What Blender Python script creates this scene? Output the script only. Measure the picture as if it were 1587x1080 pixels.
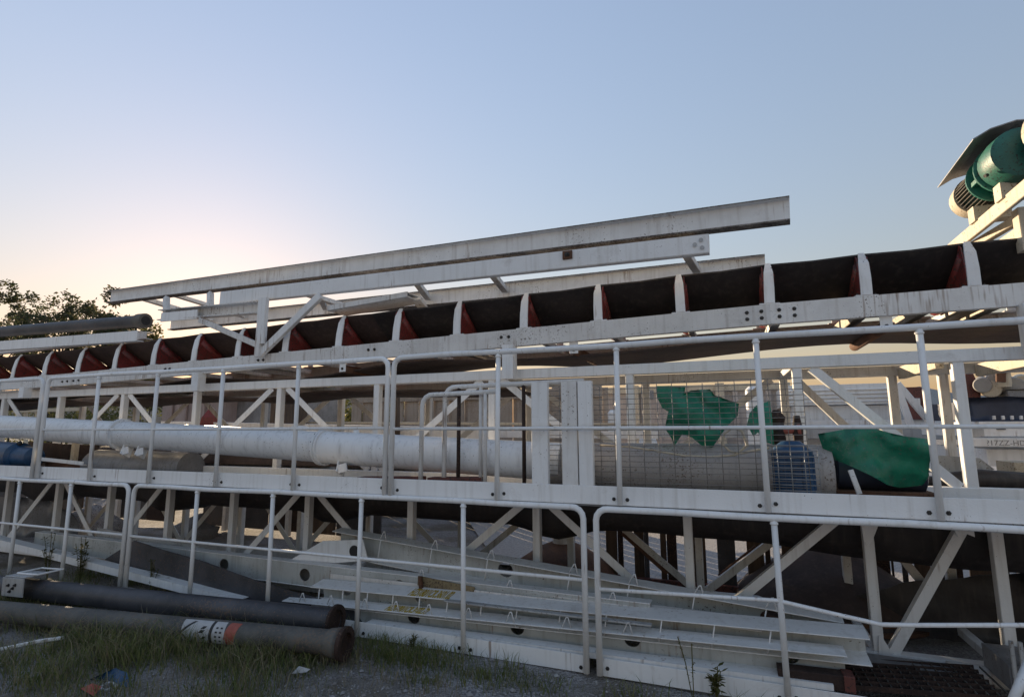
import bpy, bmesh, math, random
from mathutils import Vector, Matrix, noise
from mathutils.geometry import delaunay_2d_cdt
R = math.radians
random.seed(7)
scene = bpy.context.scene
for o in list(bpy.data.objects): bpy.data.objects.remove(o)
COL = scene.collection

# ------------------------------------------------------------------ camera
FPX, YAW, PIT, ROL, EYE = 842.0, 21.2, 8.45, -0.2, 1.6
cd = bpy.data.cameras.new('camera'); cam = bpy.data.objects.new('camera', cd); COL.objects.link(cam)
cd.sensor_width = 36; cd.lens = FPX / 1587 * 36; cd.clip_start = .05; cd.clip_end = 3000
CM = Matrix.Rotation(R(YAW), 3, 'Z') @ Matrix.Rotation(R(90 + PIT), 3, 'X') @ Matrix.Rotation(R(ROL), 3, 'Z')
cam.matrix_world = Matrix.Translation((0, 0, EYE)) @ CM.to_4x4()
scene.camera = cam
# ------------------------------------------------------------------ sky and sun
SUN_AZ, SUN_EL = 50.4, 9.0          # degrees left of +Y, above the horizon
w = bpy.data.worlds.new('World'); scene.world = w; w.use_nodes = True
nt = w.node_tree; bg = nt.nodes['Background']
sky = nt.nodes.new('ShaderNodeTexSky'); sky.sky_type = 'NISHITA'; sky.sun_disc = False
sky.sun_elevation = R(SUN_EL); sky.sun_rotation = R(-SUN_AZ)
sky.air_density = 2.6; sky.dust_density = 0.65; sky.ozone_density = 6.0; sky.altitude = 100
# even, hazy evening air: the sky's range is compressed and its colour muted, alike in every direction
SKY_GAMMA, SKY_SAT, SKY_STR = .6, .92, .115
k1 = nt.nodes.new('ShaderNodeVectorMath'); k1.operation = 'SCALE'; k1.inputs['Scale'].default_value = .1
gm = nt.nodes.new('ShaderNodeGamma'); gm.inputs[1].default_value = SKY_GAMMA
hs = nt.nodes.new('ShaderNodeHueSaturation'); hs.inputs['Saturation'].default_value = SKY_SAT
k2 = nt.nodes.new('ShaderNodeVectorMath'); k2.operation = 'MULTIPLY'; k2.inputs[1].default_value = (9.95, 8.9, 10.15)
nt.links.new(sky.outputs[0], k1.inputs[0]); nt.links.new(k1.outputs[0], gm.inputs[0]); nt.links.new(gm.outputs[0], hs.inputs['Color'])
nt.links.new(hs.outputs[0], k2.inputs[0]); nt.links.new(k2.outputs[0], bg.inputs[0]); bg.inputs[1].default_value = SKY_STR
sl = bpy.data.lights.new('sun', 'SUN'); sl.energy = 5.0; sl.angle = R(.5); sl.color = (1, .78, .52)
so = bpy.data.objects.new('sun', sl); COL.objects.link(so)
sv = Vector((-math.sin(R(SUN_AZ)) * math.cos(R(SUN_EL)), math.cos(R(SUN_AZ)) * math.cos(R(SUN_EL)), math.sin(R(SUN_EL))))
so.rotation_euler = sv.to_track_quat('Z', 'Y').to_euler(); so.location = sv * 60
vs = scene.view_settings; vs.view_transform = 'Standard'; vs.look = 'None'; vs.gamma = 1; vs.use_curve_mapping = False
vs.exposure = 0.7

# ------------------------------------------------------------------ measuring helpers
def ray(px, py):
    return CM @ Vector(((px - 793.5) / FPX, -(py - 540) / FPX, -1))
def U(px, py, Y):                      # point on the upright plane y = Y
    r = ray(px, py); return r * (Y / r.y) + Vector((0, 0, EYE))
def G(px, py, z=0):                    # point on the level z
    r = ray(px, py); return r * ((z - EYE) / r.z) + Vector((0, 0, EYE))

# ------------------------------------------------------------------ materials
MATS = {}
def nodes(m): return m.node_tree.nodes, m.node_tree.links
def base_mat(name, rough=.6, metal=0):
    m = bpy.data.materials.new(name); m.use_nodes = True
    b = m.node_tree.nodes['Principled BSDF']; b.inputs['Roughness'].default_value = rough; b.inputs['Metallic'].default_value = metal
    MATS[name] = m; return m, b
def N(nd, t, **k):
    n = nd.new(t)
    for a, v in k.items():
        if hasattr(n, a): setattr(n, a, v)
        else: n.inputs[a].default_value = v
    return n
def ramp(nd, lk, src, a, b, ca, cb):
    r = nd.new('ShaderNodeValToRGB'); e = r.color_ramp.elements
    e[0].position = a; e[0].color = (*ca, 1); e[1].position = b; e[1].color = (*cb, 1)
    lk.new(src, r.inputs[0]); return r
def mixc(nd, lk, f, a, b):
    x = nd.new('ShaderNodeMix'); x.data_type = 'RGBA'
    for s, i in ((f, 0), (a, 6), (b, 7)):
        if isinstance(s, (int, float)): x.inputs[i].default_value = s
        elif isinstance(s, tuple): x.inputs[i].default_value = (*s, 1)
        else: lk.new(s, x.inputs[i])
    return x.outputs[2]
def surf(name, c1, c2, scale=3, rough=.6, metal=0, spots=None, spot_amt=.62, spot_scale=60, bump=.15, bscale=80, streak=None, stretch=None, rnd=.12, runs=None):
    """two-tone worn surface with optional speckles of another colour and vertical streaks"""
    m, b = base_mat(name, rough, metal); nd, lk = nodes(m)
    g = nd.new('ShaderNodeNewGeometry'); pos = g.outputs['Position']
    if stretch:
        mp = nd.new('ShaderNodeMapping'); mp.inputs['Scale'].default_value = stretch; lk.new(pos, mp.inputs[0]); p1 = mp.outputs[0]
    else: p1 = pos
    n1 = N(nd, 'ShaderNodeTexNoise', Scale=scale, Detail=6.0, Roughness=.65); lk.new(p1, n1.inputs['Vector'])
    col = ramp(nd, lk, n1.outputs[0], .35, .68, c1, c2).outputs[0]
    if runs:
        mp = nd.new('ShaderNodeMapping'); mp.inputs['Scale'].default_value = (34, 34, 2.4); lk.new(pos, mp.inputs[0])
        n5 = N(nd, 'ShaderNodeTexNoise', Scale=1.0, Detail=2.0); lk.new(mp.outputs[0], n5.inputs['Vector'])
        n6 = N(nd, 'ShaderNodeTexNoise', Scale=1.7, Detail=3.0, Roughness=.7); lk.new(pos, n6.inputs['Vector'])
        mu = N(nd, 'ShaderNodeMath', operation='MULTIPLY'); lk.new(n5.outputs[0], mu.inputs[0]); lk.new(n6.outputs[0], mu.inputs[1])
        f = ramp(nd, lk, mu.outputs[0], runs, runs + .1, (0, 0, 0), (.75, .75, .75)).outputs[0]
        col = mixc(nd, lk, f, col, (.24, .15, .095))
        n7 = N(nd, 'ShaderNodeTexNoise', Scale=4.5, Detail=5.0, Roughness=.75, Distortion=.6); lk.new(pos, n7.inputs['Vector'])
        f = ramp(nd, lk, n7.outputs[0], .58, .74, (0, 0, 0), (.45, .45, .45)).outputs[0]
        col = mixc(nd, lk, f, col, (.5, .47, .44))
    if streak:
        mp = nd.new('ShaderNodeMapping'); mp.inputs['Scale'].default_value = (26, 26, 1.6); lk.new(pos, mp.inputs[0])
        n3 = N(nd, 'ShaderNodeTexNoise', Scale=1.0, Detail=3.0); lk.new(mp.outputs[0], n3.inputs['Vector'])
        f = ramp(nd, lk, n3.outputs[0], .52, .8, (0, 0, 0), (.7, .7, .7)).outputs[0]
        col = mixc(nd, lk, f, col, streak)
    if spots:
        n2 = N(nd, 'ShaderNodeTexNoise', Scale=spot_scale, Detail=3.0, Roughness=.7); lk.new(pos, n2.inputs['Vector'])
        n4 = N(nd, 'ShaderNodeTexNoise', Scale=2.3, Detail=2.0); lk.new(pos, n4.inputs['Vector'])
        ma = N(nd, 'ShaderNodeMath', operation='MULTIPLY_ADD'); lk.new(n4.outputs[0], ma.inputs[0]); ma.inputs[1].default_value = .35; lk.new(n2.outputs[0], ma.inputs[2])
        f = ramp(nd, lk, ma.outputs[0], spot_amt + .17, spot_amt + .21, (0, 0, 0), (1, 1, 1)).outputs[0]
        col = mixc(nd, lk, f, col, spots)
    oi = nd.new('ShaderNodeObjectInfo'); mr = N(nd, 'ShaderNodeMapRange'); lk.new(oi.outputs['Random'], mr.inputs[0])
    mr.inputs[3].default_value = 1 - rnd; mr.inputs[4].default_value = 1
    vm = N(nd, 'ShaderNodeVectorMath', operation='SCALE'); lk.new(col, vm.inputs[0]); lk.new(mr.outputs[0], vm.inputs['Scale'])
    lk.new(vm.outputs[0], b.inputs['Base Color'])
    if bump:
        nb = N(nd, 'ShaderNodeTexNoise', Scale=bscale, Detail=4.0); lk.new(pos, nb.inputs['Vector'])
        bp = N(nd, 'ShaderNodeBump', Strength=bump, Distance=.01); lk.new(nb.outputs[0], bp.inputs['Height']); lk.new(bp.outputs[0], b.inputs['Normal'])
    return m
def leafmat(name, cols, rough=.6, trans=.25):
    m, b = base_mat(name, rough); nd, lk = nodes(m)
    g = nd.new('ShaderNodeNewGeometry'); r = nd.new('ShaderNodeValToRGB'); e = r.color_ramp.elements
    while len(e) < len(cols): e.new(.5)
    for i, c in enumerate(cols): e[i].position = i / (len(cols) - 1); e[i].color = (*c, 1)
    lk.new(g.outputs['Random Per Island'], r.inputs[0]); lk.new(r.outputs[0], b.inputs['Base Color'])
    t = nd.new('ShaderNodeBsdfTranslucent'); lk.new(r.outputs[0], t.inputs[0])
    ms = nd.new('ShaderNodeMixShader'); ms.inputs[0].default_value = trans
    lk.new(b.outputs[0], ms.inputs[1]); lk.new(t.outputs[0], ms.inputs[2]); lk.new(ms.outputs[0], nd['Material Output'].inputs[0])
    return m
RUST = (.09, .045, .025)
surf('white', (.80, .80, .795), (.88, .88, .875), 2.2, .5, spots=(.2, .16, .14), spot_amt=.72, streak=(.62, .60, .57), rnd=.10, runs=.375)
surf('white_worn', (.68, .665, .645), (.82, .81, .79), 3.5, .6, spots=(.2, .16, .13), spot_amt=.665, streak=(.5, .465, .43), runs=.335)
surf('white_pipe', (.78, .79, .80), (.87, .88, .885), 1.4, .42, spots=(.3, .28, .26), spot_amt=.66, streak=(.5, .5, .5), bump=.08)
surf('grey_steel', (.20, .20, .21), (.33, .33, .34), 3, .5, .2, spots=(.1, .07, .05), streak=(.15, .14, .13))
surf('mid_grey', (.33, .305, .285), (.43, .40, .375), 2, .55, spots=(.15, .11, .08), streak=(.2, .19, .18))
surf('pale_grey', (.38, .38, .38), (.52, .52, .51), 2, .55, spots=(.15, .11, .08), streak=(.25, .24, .22))
surf('web_shade_grey', (.42, .435, .42), (.57, .585, .57), 3, .6, spots=(.13, .1, .08), spot_amt=.66, streak=(.3, .29, .26), runs=.34)
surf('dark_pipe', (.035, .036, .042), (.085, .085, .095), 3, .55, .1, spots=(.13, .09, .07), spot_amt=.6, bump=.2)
surf('brown_pipe', (.06, .06, .058), (.14, .135, .12), 4, .7, 0, spots=(.16, .12, .09), spot_amt=.56, bump=.25)
surf('rubber', (.024, .020, .020), (.052, .043, .041), 2.5, .6, streak=(.085, .07, .06), bump=.25, bscale=30)
surf('dusty_rubber', (.045, .03, .026), (.10, .066, .055), 2.5, .75, streak=(.12, .085, .07), bump=.25, bscale=30)
surf('red_paint', (.16, .022, .02), (.26, .04, .035), 5, .5, spots=(.05, .03, .025), spot_amt=.55)
surf('red_primer', (.11, .035, .028), (.19, .06, .045), 5, .7, spots=(.05, .03, .025), spot_amt=.55)
surf('edge_rust_shade', (.09, .075, .065), (.30, .27, .24), 14, .8, spots=(.05, .035, .03), spot_amt=.52)
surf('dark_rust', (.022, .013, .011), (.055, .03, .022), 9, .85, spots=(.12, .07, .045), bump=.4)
surf('rust', (.085, .04, .024), (.18, .085, .045), 6, .85, spots=(.05, .03, .02), bump=.4)
surf('bolt', (.03, .03, .032), (.09, .085, .08), 40, .5, .6)
surf('green_tarp', (.008, .15, .085), (.018, .26, .15), 5, .45, bump=.3, bscale=35, spots=(.09, .16, .12), spot_amt=.6, streak=(.035, .12, .08))
surf('green_paint', (.01, .12, .085), (.03, .2, .15), 5, .4, spots=(.02, .03, .03))
surf('green_dark', (.012, .10, .075), (.03, .17, .13), 5, .45, spots=(.02, .02, .02))
surf('blue_paint', (.012, .05, .12), (.02, .085, .19), 5, .4, spots=(.03, .03, .03))
surf('navy_tarp', (.022, .028, .05), (.045, .055, .09), 3, .55, bscale=12, bump=.2)
surf('cream', (.52, .45, .34), (.66, .58, .45), 2, .6, spots=(.2, .13, .07), streak=(.36, .29, .2))
surf('beige_fence', (.30, .25, .21), (.44, .38, .32), 1.2, .75, spots=(.18, .11, .07), streak=(.2, .155, .12))
surf('wood', (.06, .04, .028), (.13, .085, .055), 3, .8, stretch=(8, 8, .8), streak=(.07, .045, .03))
surf('wire', (.2, .185, .17), (.34, .32, .3), 20, .6, .3)
surf('galv', (.26, .27, .28), (.42, .43, .44), 8, .45, .5)
surf('pale_pink', (.48, .42, .39), (.6, .54, .5), 2, .7, spots=(.25, .18, .14), streak=(.4, .33, .29))
surf('pink_box', (.34, .26, .24), (.44, .35, .32), 2, .7, streak=(.25, .18, .16))
surf('bark', (.04, .03, .022), (.09, .07, .05), 8, .9, bump=.5)
surf('paper', (.4, .4, .4), (.55, .55, .55), 10, .7)
surf('yellow_ink', (.50, .33, .01), (.62, .43, .03), 30, .7)
surf('black_ink', (.012, .012, .014), (.03, .03, .03), 30, .6)
surf('orange_ink', (.3, .07, .045), (.4, .11, .075), 30, .6)
surf('yellow_paint', (.5, .3, .03), (.6, .38, .06), 5, .55)
surf('yellow_strip', (.20, .155, .085), (.32, .25, .14), 18, .8, spots=(.09, .06, .04), spot_amt=.55)
surf('concrete', (.28, .26, .24), (.4, .38, .35), 2, .9)
surf('pale_gravel', (.30, .28, .27), (.52, .50, .48), 30, .95, bump=.9, bscale=40)
surf('bounce_pale', (.50, .49, .475), (.6, .59, .575), 1.5, .9)
leafmat('leaf_dark', [(.04, .055, .025), (.075, .09, .04), (.12, .11, .055), (.10, .075, .05)], .6, .5)
leafmat('leaf_mid', [(.06, .07, .02), (.12, .125, .035), (.2, .175, .06)], .6, .5)
leafmat('grass', [(.08, .11, .03), (.13, .17, .045), (.2, .22, .075), (.28, .25, .13), (.11, .14, .04)], .6, .45)
leafmat('dry_grass', [(.2, .16, .1), (.32, .27, .18), (.15, .12, .075)], .7, .3)
leafmat('gravel', [(.14, .13, .13), (.3, .29, .29), (.22, .2, .19), (.4, .39, .38)], .9, 0)
# ground: gravel and soil
m, b = base_mat('ground', .95); nd, lk = nodes(m)
g = nd.new('ShaderNodeNewGeometry')
n1 = N(nd, 'ShaderNodeTexNoise', Scale=.9, Detail=5.0, Roughness=.6); lk.new(g.outputs[0], n1.inputs['Vector'])
n2 = N(nd, 'ShaderNodeTexNoise', Scale=70.0, Detail=3.0, Roughness=.8); lk.new(g.outputs[0], n2.inputs['Vector'])
v1 = N(nd, 'ShaderNodeTexVoronoi', Scale=75.0); lk.new(g.outputs[0], v1.inputs['Vector'])
soil = ramp(nd, lk, n2.outputs[0], .35, .7, (.12, .10, .08), (.25, .22, .18)).outputs[0]
sx = nd.new('ShaderNodeSeparateColor'); lk.new(v1.outputs['Color'], sx.inputs[0])
grv = ramp(nd, lk, sx.outputs[0], 0, 1, (.19, .18, .178), (.46, .44, .435)).outputs[0]
f = ramp(nd, lk, n1.outputs[0], .40, .56, (0, 0, 0), (1, 1, 1)).outputs[0]
lk.new(mixc(nd, lk, f, soil, grv), b.inputs['Base Color'])
bp = N(nd, 'ShaderNodeBump', Strength=.9, Distance=.02); lk.new(v1.outputs['Distance'], bp.inputs['Height']); lk.new(bp.outputs[0], b.inputs['Normal'])

# ------------------------------------------------------------------ object helpers
WL = {}                                # world location of every object
def link(name, mesh, mat, parent=None, loc=(0, 0, 0)):
    o = bpy.data.objects.new(name, mesh); COL.objects.link(o)
    loc = Vector(loc); WL[o] = loc
    if parent is not None:
        o.parent = parent; o.location = loc - WL[parent]
    else: o.location = loc
    if mat and mesh and not mesh.materials: mesh.materials.append(MATS[mat])
    return o
def tag(o, label, cat, group=None):
    o['label'] = label; o['category'] = cat
    if group: o['group'] = group
    return o
def thing(name, loc, label, cat, group=None):
    return tag(link(name, None, None, None, loc), label, cat, group)
def mesh(name, v, f, smooth=False):
    me = bpy.data.meshes.new(name); me.from_pydata([tuple(p) for p in v], [], f); me.update()
    if smooth: me.polygons.foreach_set('use_smooth', [True] * len(me.polygons))
    return me
def raw(name, v, f, mat, parent=None, origin=None, smooth=False):
    """mesh given in world coordinates; origin becomes its location"""
    origin = Vector(origin) if origin is not None else sum((Vector(p) for p in v), Vector()) / len(v)
    return link(name, mesh(name, [Vector(p) - origin for p in v], f, smooth), mat, parent, origin)

# cross-sections (s towards the camera, u upwards)
def p_box(w, h, c=.004):
    a, b = w / 2, h / 2; c = min(c, a * .5, b * .5)
    return [(-a + c, -b), (a - c, -b), (a, -b + c), (a, b - c), (a - c, b), (-a + c, b), (-a, b - c), (-a, -b + c)]
def p_C(w, h, t=.008, front=True):     # web on the camera side when front is True
    a, b = w / 2, h / 2
    p = [(a, -b), (a, b), (-a, b), (-a, b - t), (a - t, b - t), (a - t, -b + t), (-a, -b + t), (-a, -b)]
    return p if front else [(-x, y) for x, y in reversed(p)]
def p_H(w, h, t=.01):
    a, b, q = w / 2, h / 2, t / 2
    return [(-a, -b), (a, -b), (a, -b + t), (q, -b + t), (q, b - t), (a, b - t), (a, b), (-a, b), (-a, b - t), (-q, b - t), (-q, -b + t), (-a, -b + t)]
def p_L(w, h, t=.007):                 # face to the camera, leg going back along the lower edge
    a, b = w / 2, h / 2
    return [(a, -b), (a, b), (a - t, b), (a - t, -b + t), (-a, -b + t), (-a, -b)]
def p_tube(r, n=12):
    return [(r * math.cos(2 * math.pi * i / n), r * math.sin(2 * math.pi * i / n)) for i in range(n)]
def frame(d, s0=None):
    d = d.normalized()
    s0 = Vector(s0) if s0 is not None else (Vector((0, -1, 0)) if abs(d.y) < .85 else Vector((-1, 0, 0)))
    s = (s0 - d * s0.dot(d)).normalized(); return d, s, s.cross(d)
def sweep(pts, prof, s0=None, cap=True, scales=None):
    pts = [Vector(p) for p in pts]; n = len(prof); v = []; f = []
    for i, p in enumerate(pts):
        if i == 0: d = pts[1] - p
        elif i == len(pts) - 1: d = p - pts[-2]
        else: d = (p - pts[i - 1]).normalized() + (pts[i + 1] - p).normalized()
        d, s, u = frame(d, s0); k = scales[i] if scales else 1
        if 0 < i < len(pts) - 1:
            k2 = 1 / max(.4, d.dot((pts[i + 1] - p).normalized()))
        else: k2 = 1
        for a, b in prof: v.append(p + s * (a * k) + u * (b * k * k2))
    for i in range(len(pts) - 1):
        for j in range(n):
            a = i * n + j; b = i * n + (j + 1) % n; f.append((a, b, b + n, a + n))
    if cap: f.append(tuple(range(n))[::-1]); f.append(tuple((len(pts) - 1) * n + j for j in range(n)))
    return v, f
def bar(name, pts, prof, mat, parent=None, s0=None, smooth=False, cap=True, scales=None):
    v, f = sweep(pts, prof, s0, cap, scales)
    o = raw(name, v, f, mat, parent, pts[0], False)
    if smooth:
        for p in o.data.polygons: p.use_smooth = len(p.vertices) == 4
    return o
def tube(name, pts, r, mat, parent=None, n=12, cap=True): return bar(name, pts, p_tube(r, n), mat, parent, smooth=True, cap=cap)
def lathe_vf(prof, axis_o, axis_d, n=24, s0=None):
    """prof: list of (distance along the axis, radius)"""
    o = Vector(axis_o); d, s, u = frame(Vector(axis_d), s0); v = []; f = []
    for t, r in prof:
        for j in range(n):
            a = 2 * math.pi * j / n; v.append(o + d * t + (s * math.cos(a) + u * math.sin(a)) * r)
    for i in range(len(prof) - 1):
        for j in range(n):
            a = i * n + j; b = i * n + (j + 1) % n; f.append((a, b, b + n, a + n))
    f.append(tuple(range(n))[::-1]); f.append(tuple((len(prof) - 1) * n + j for j in range(n)))
    return v, f
def lathe(name, prof, o, d, mat, parent=None, n=24, smooth=True):
    v, f = lathe_vf(prof, o, d, n); ob = raw(name, v, f, mat, parent, o)
    if smooth:
        for p in ob.data.polygons: p.use_smooth = len(p.vertices) == 4
        ob.data.set_sharp_from_angle(angle=R(35))
    return ob
def block(name, lo, hi, mat, parent=None, c=.004):
    lo, hi = Vector(lo), Vector(hi); y = (lo.y + hi.y) / 2; z = (lo.z + hi.z) / 2
    return bar(name, [(lo.x, y, z), (hi.x, y, z)], p_box(hi.y - lo.y, hi.z - lo.z, c), mat, parent)
def inpoly(x, y, P):
    c = False
    for i in range(len(P)):
        x1, y1 = P[i]; x2, y2 = P[i - 1]
        if (y1 > y) != (y2 > y) and x < (x2 - x1) * (y - y1) / (y2 - y1) + x1: c = not c
    return c
def sheet(name, poly, mat, parent=None, step=.05, depth=None, thick=.006, y0=0, smooth=True):
    """sheet with outline poly [(x,z)..]; depth(x,z) gives its y"""
    xs = [p[0] for p in poly]; zs = [p[1] for p in poly]; pts = []; E = []
    for i, p in enumerate(poly):
        q = poly[(i + 1) % len(poly)]; L = math.hypot(q[0] - p[0], q[1] - p[1]); k = max(1, int(L / step))
        for j in range(k): pts.append(Vector((p[0] + (q[0] - p[0]) * j / k, p[1] + (q[1] - p[1]) * j / k)))
    E = [(i, (i + 1) % len(pts)) for i in range(len(pts))]
    x = min(xs) + step / 2
    while x < max(xs):
        z = min(zs) + step / 2
        while z < max(zs):
            a, b_ = x + random.uniform(-.2, .2) * step, z + random.uniform(-.2, .2) * step
            if inpoly(a, b_, poly) and min((Vector((a, b_)) - p).length for p in pts[:len(E)]) > step * .45: pts.append(Vector((a, b_)))
            z += step
        x += step
    vv, _, ff, *_ = delaunay_2d_cdt(pts, E, [], 1, 1e-6)
    V = [Vector((p.x, depth(p.x, p.y) if depth else y0, p.y)) for p in vv]; n = len(V)
    F = [tuple(f) for f in ff if inpoly(sum(vv[i].x for i in f) / len(f), sum(vv[i].y for i in f) / len(f), poly)]
    W = [p + Vector((0, thick, 0)) for p in V]; cnt = {}
    for f in F:
        for i in range(len(f)): cnt[(f[i], f[(i + 1) % len(f)])] = 1
    side = [(a, b_, b_ + n, a + n) for a, b_ in cnt if (b_, a) not in cnt]
    o = raw(name, V + W, F + [tuple(i + n for i in f[::-1]) for f in F] + side, mat, parent)
    if smooth:
        for p in o.data.polygons: p.use_smooth = True
        o.data.set_sharp_from_angle(angle=R(80))
    return o
def plate(name, px, Y, mat, parent=None, t=.01):
    """flat plate with a pixel outline on the plane Y"""
    P = [U(x, y, Y) for x, y in px]; n = len(P)
    V = P + [p + Vector((0, t, 0)) for p in P]
    F = [tuple(range(n)), tuple(range(2 * n - 1, n - 1, -1))] + [(i, i + n, (i + 1) % n + n, (i + 1) % n) for i in range(n)]
    o = raw(name, V, F, mat, parent)
    bm = bmesh.new(); bm.from_mesh(o.data); bmesh.ops.recalc_face_normals(bm, faces=bm.faces); bm.to_mesh(o.data); bm.free()
    return o
BOLT = None
def bolt(p, parent, s=1.0, axis=(0, -1, 0), name='bolt'):
    global BOLT
    if BOLT is None:
        v, f = lathe_vf([(0, .016), (.003, .016), (.003, .011), (.012, .011), (.012, .006), (.02, .006)], (0, 0, 0), (0, -1, 0), 6)
        BOLT = mesh('bolt', v, f); BOLT.materials.append(MATS['bolt'])
    o = link(name, BOLT, None, parent, p); o.scale = (s, s, s)
    if tuple(axis) != (0, -1, 0): o.rotation_euler = Vector(axis).to_track_quat('-Y', 'Z').to_euler()
    return o
def copy_of(o, parent, loc):
    c = o.copy(); COL.objects.link(c); c.parent = parent; WL[c] = Vector(loc); c.location = Vector(loc) - WL[parent]; return c
def text(name, body, mat, parent, o, xdir, up, size, squash=1.0):
    cu = bpy.data.curves.new('t', 'FONT'); cu.body = body; cu.size = size; cu.extrude = .0006; cu.offset = .0035 if mat == 'yellow_ink' else 0
    t = bpy.data.objects.new('t', cu); COL.objects.link(t)
    dg = bpy.context.evaluated_depsgraph_get(); me = bpy.data.meshes.new_from_object(t.evaluated_get(dg)); bpy.data.objects.remove(t)
    me.materials.clear()
    X = Vector(xdir).normalized(); Zu = Vector(up); Zu = (Zu - X * Zu.dot(X)).normalized(); Nn = X.cross(Zu)
    for v in me.vertices: v.co = X * v.co.x * squash + Zu * v.co.y + Nn * v.co.z
    me.name = name
    return link(name, me, mat, parent, o)

# ================================================================== ground
S = 400; g = 1.0
gv = []; gf = []
xs = [-S, -120, -60, -30] + [-16 + i * .25 for i in range(0, 97)] + [20, 60, 120, S]
ys = [-60, -20, -6] + [-1 + i * .25 for i in range(0, 61)] + [20, 40, 90, S]
def gz(x, y):
    if -15 < x < 7 and 0 < y < 12:
        return .025 * noise.noise(Vector((x * .9, y * .9, 0))) + .012 * noise.noise(Vector((x * 3, y * 3, 4))) - .01
    return -.01
for y in ys:
    for x in xs: gv.append((x, y, gz(x, y)))
nx = len(xs)
for j in range(len(ys) - 1):
    for i in range(nx - 1): gf.append((j * nx + i, j * nx + i + 1, (j + 1) * nx + i + 1, (j + 1) * nx + i))
gr = raw('ground', gv, gf, 'ground', None, (0, 0, 0), True); gr['kind'] = 'structure'

yd = raw('bounce_slab', [(-60, -70, .0), (60, -70, .0), (60, 1.0, .0), (-60, 1.0, .0), (-60, -70, -.1), (60, -70, -.1), (60, 1.0, -.1), (-60, 1.0, -.1)],
         [(0, 1, 2, 3), (3, 2, 6, 7), (0, 3, 7, 4), (1, 5, 6, 2), (0, 4, 5, 1)], 'bounce_pale', None, (0, -30, 0)); yd['kind'] = 'structure'  # unseen pale slab added behind the camera to bounce light onto shaded faces
fp = raw('gravel_pad', [(-2.6, 6.2, .03), (14, 6.2, .03), (30, 34, .03), (-20, 34, .03)], [(0, 1, 2, 3)], 'pale_gravel', None, (0, 15, 0)); fp['kind'] = 'structure'
# ================================================================== handrail panels
D = 3.75; K = D / 3.2
def handrail(xs, x0, x1, zb, zt, zmid, label, left_round, right_round, toe_h, toe_z, midpts=None, toe=True):
    """guard rail: bent top tube, posts, mid rail, toe board with bolts"""
    t = thing('handrail_panel', (x0, D, zb), label, 'handrail', 'guard rail panels bolted along the stacked conveyors')
    r = .021; c = .075; P = []
    if left_round:
        P += [Vector((x0, D, zb)), Vector((x0, D, zt - c))] + [Vector((x0 + c - c * math.cos(a), D, zt - c + c * math.sin(a))) for a in (R(25), R(50), R(75))] + [Vector((x0 + c * 1.1, D, zt))]
    else: P += [Vector((x0, D, zt))]
    if right_round:
        P += [Vector((x1 - c * 1.1, D, zt))] + [Vector((x1 - c + c * math.sin(a), D, zt - c + c * math.cos(a))) for a in (R(15), R(40), R(65))] + [Vector((x1, D, zt - c)), Vector((x1, D, zb))]
    else: P += [Vector((x1, D, zt))]
    Q = []
    for k_, p_ in enumerate(P):
        if k_ and (p_ - P[k_ - 1]).length > .6 and abs(p_.z - P[k_ - 1].z) < .02:
            n_ = int((p_ - P[k_ - 1]).length / .45)
            Q += [P[k_ - 1].lerp(p_, (m2 + 1) / (n_ + 1)) + Vector((0, random.uniform(-.004, .004), random.uniform(-.005, .005))) for m2 in range(n_)]
        Q.append(p_)
    tube('top_rail', Q, r, 'white', t)
    for x in xs:
        dx = random.uniform(-.012, .012)
        lathe('weld_collar', [(0, .019), (.004, .024), (.012, .024), (.018, .019)], (x + dx, D, zt - r * .6 - .03), (0, 0, 1), 'white', t, 10)
        tube('post', [(x, D, zb), (x + dx, D, zt - r * .6)], .0185, 'white', t, 10)
    mp = midpts or [(x0, zmid), (x1, zmid)]
    tube('mid_rail', [(x, D - .004, z) for x, z in mp], .0125, 'white', t, 8)
    if toe:
        tb = bar('toe_board', [(x0 - .012, D + .032, toe_z + toe_h / 2), (x1 + .012, D + .032, toe_z + toe_h / 2)], p_box(.007, toe_h, .002), 'white', t)
        for x in list(xs) + ([x0] if left_round else []) + ([x1] if right_round else []):
            for q in (-.045, .045):
                if x0 < x + q < x1: bolt((x + q, D + .028, toe_z + toe_h * .38 + random.uniform(-.01, .01)), tb, .85)
    return t
UZ0, UZ1 = 1.095, 2.178
handrail([-7.9, -8.8], -9.8, -6.03 * K, UZ0, UZ1, 1.615, 'white guard rail with one rounded corner at the far left above the white pipe', False, True, .125, 1.09)
handrail([v * K for v in (-5.22, -4.472, -3.718, -2.954)], -5.955 * K, -2.168 * K, UZ0, UZ1, 1.612, 'white guard rail in front of the white pipe, middle of the upper row', True, True, .125, 1.09)
handrail([v * K for v in (-1.346, -.584, .185, .924, 1.68)], -2.12 * K, 2.7 * K, UZ0, UZ1, 1.606, 'white guard rail in front of the wire mesh guard and green tarps', True, False, .125, 1.09)
LZ0, LZ1 = .0, 1.07
handrail([v * K for v in (-6.19, -5.44)], -8.4, -4.69 * K, LZ0 + .03, LZ1, .60, 'lower white guard rail at far left with weeds growing through it', False, True, .11, .0, toe=False)
handrail([v * K for v in (-3.897, -3.124, -2.353, -1.567)], -4.625 * K, -.80 * K, LZ0 + .02, LZ1, .60, 'lower white guard rail with rounded ends in front of the stacked steel channels', True, True, .11, .005,
         midpts=[(-4.625 * K, .595), (-.80 * K, .60)])
mz = [U(925, 912, D), U(1205, 930, D), U(1290, 950, D), U(1365, 967, D), U(1420, 968, D), U(1587, 968, D), U(1660, 968, D)]
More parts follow.
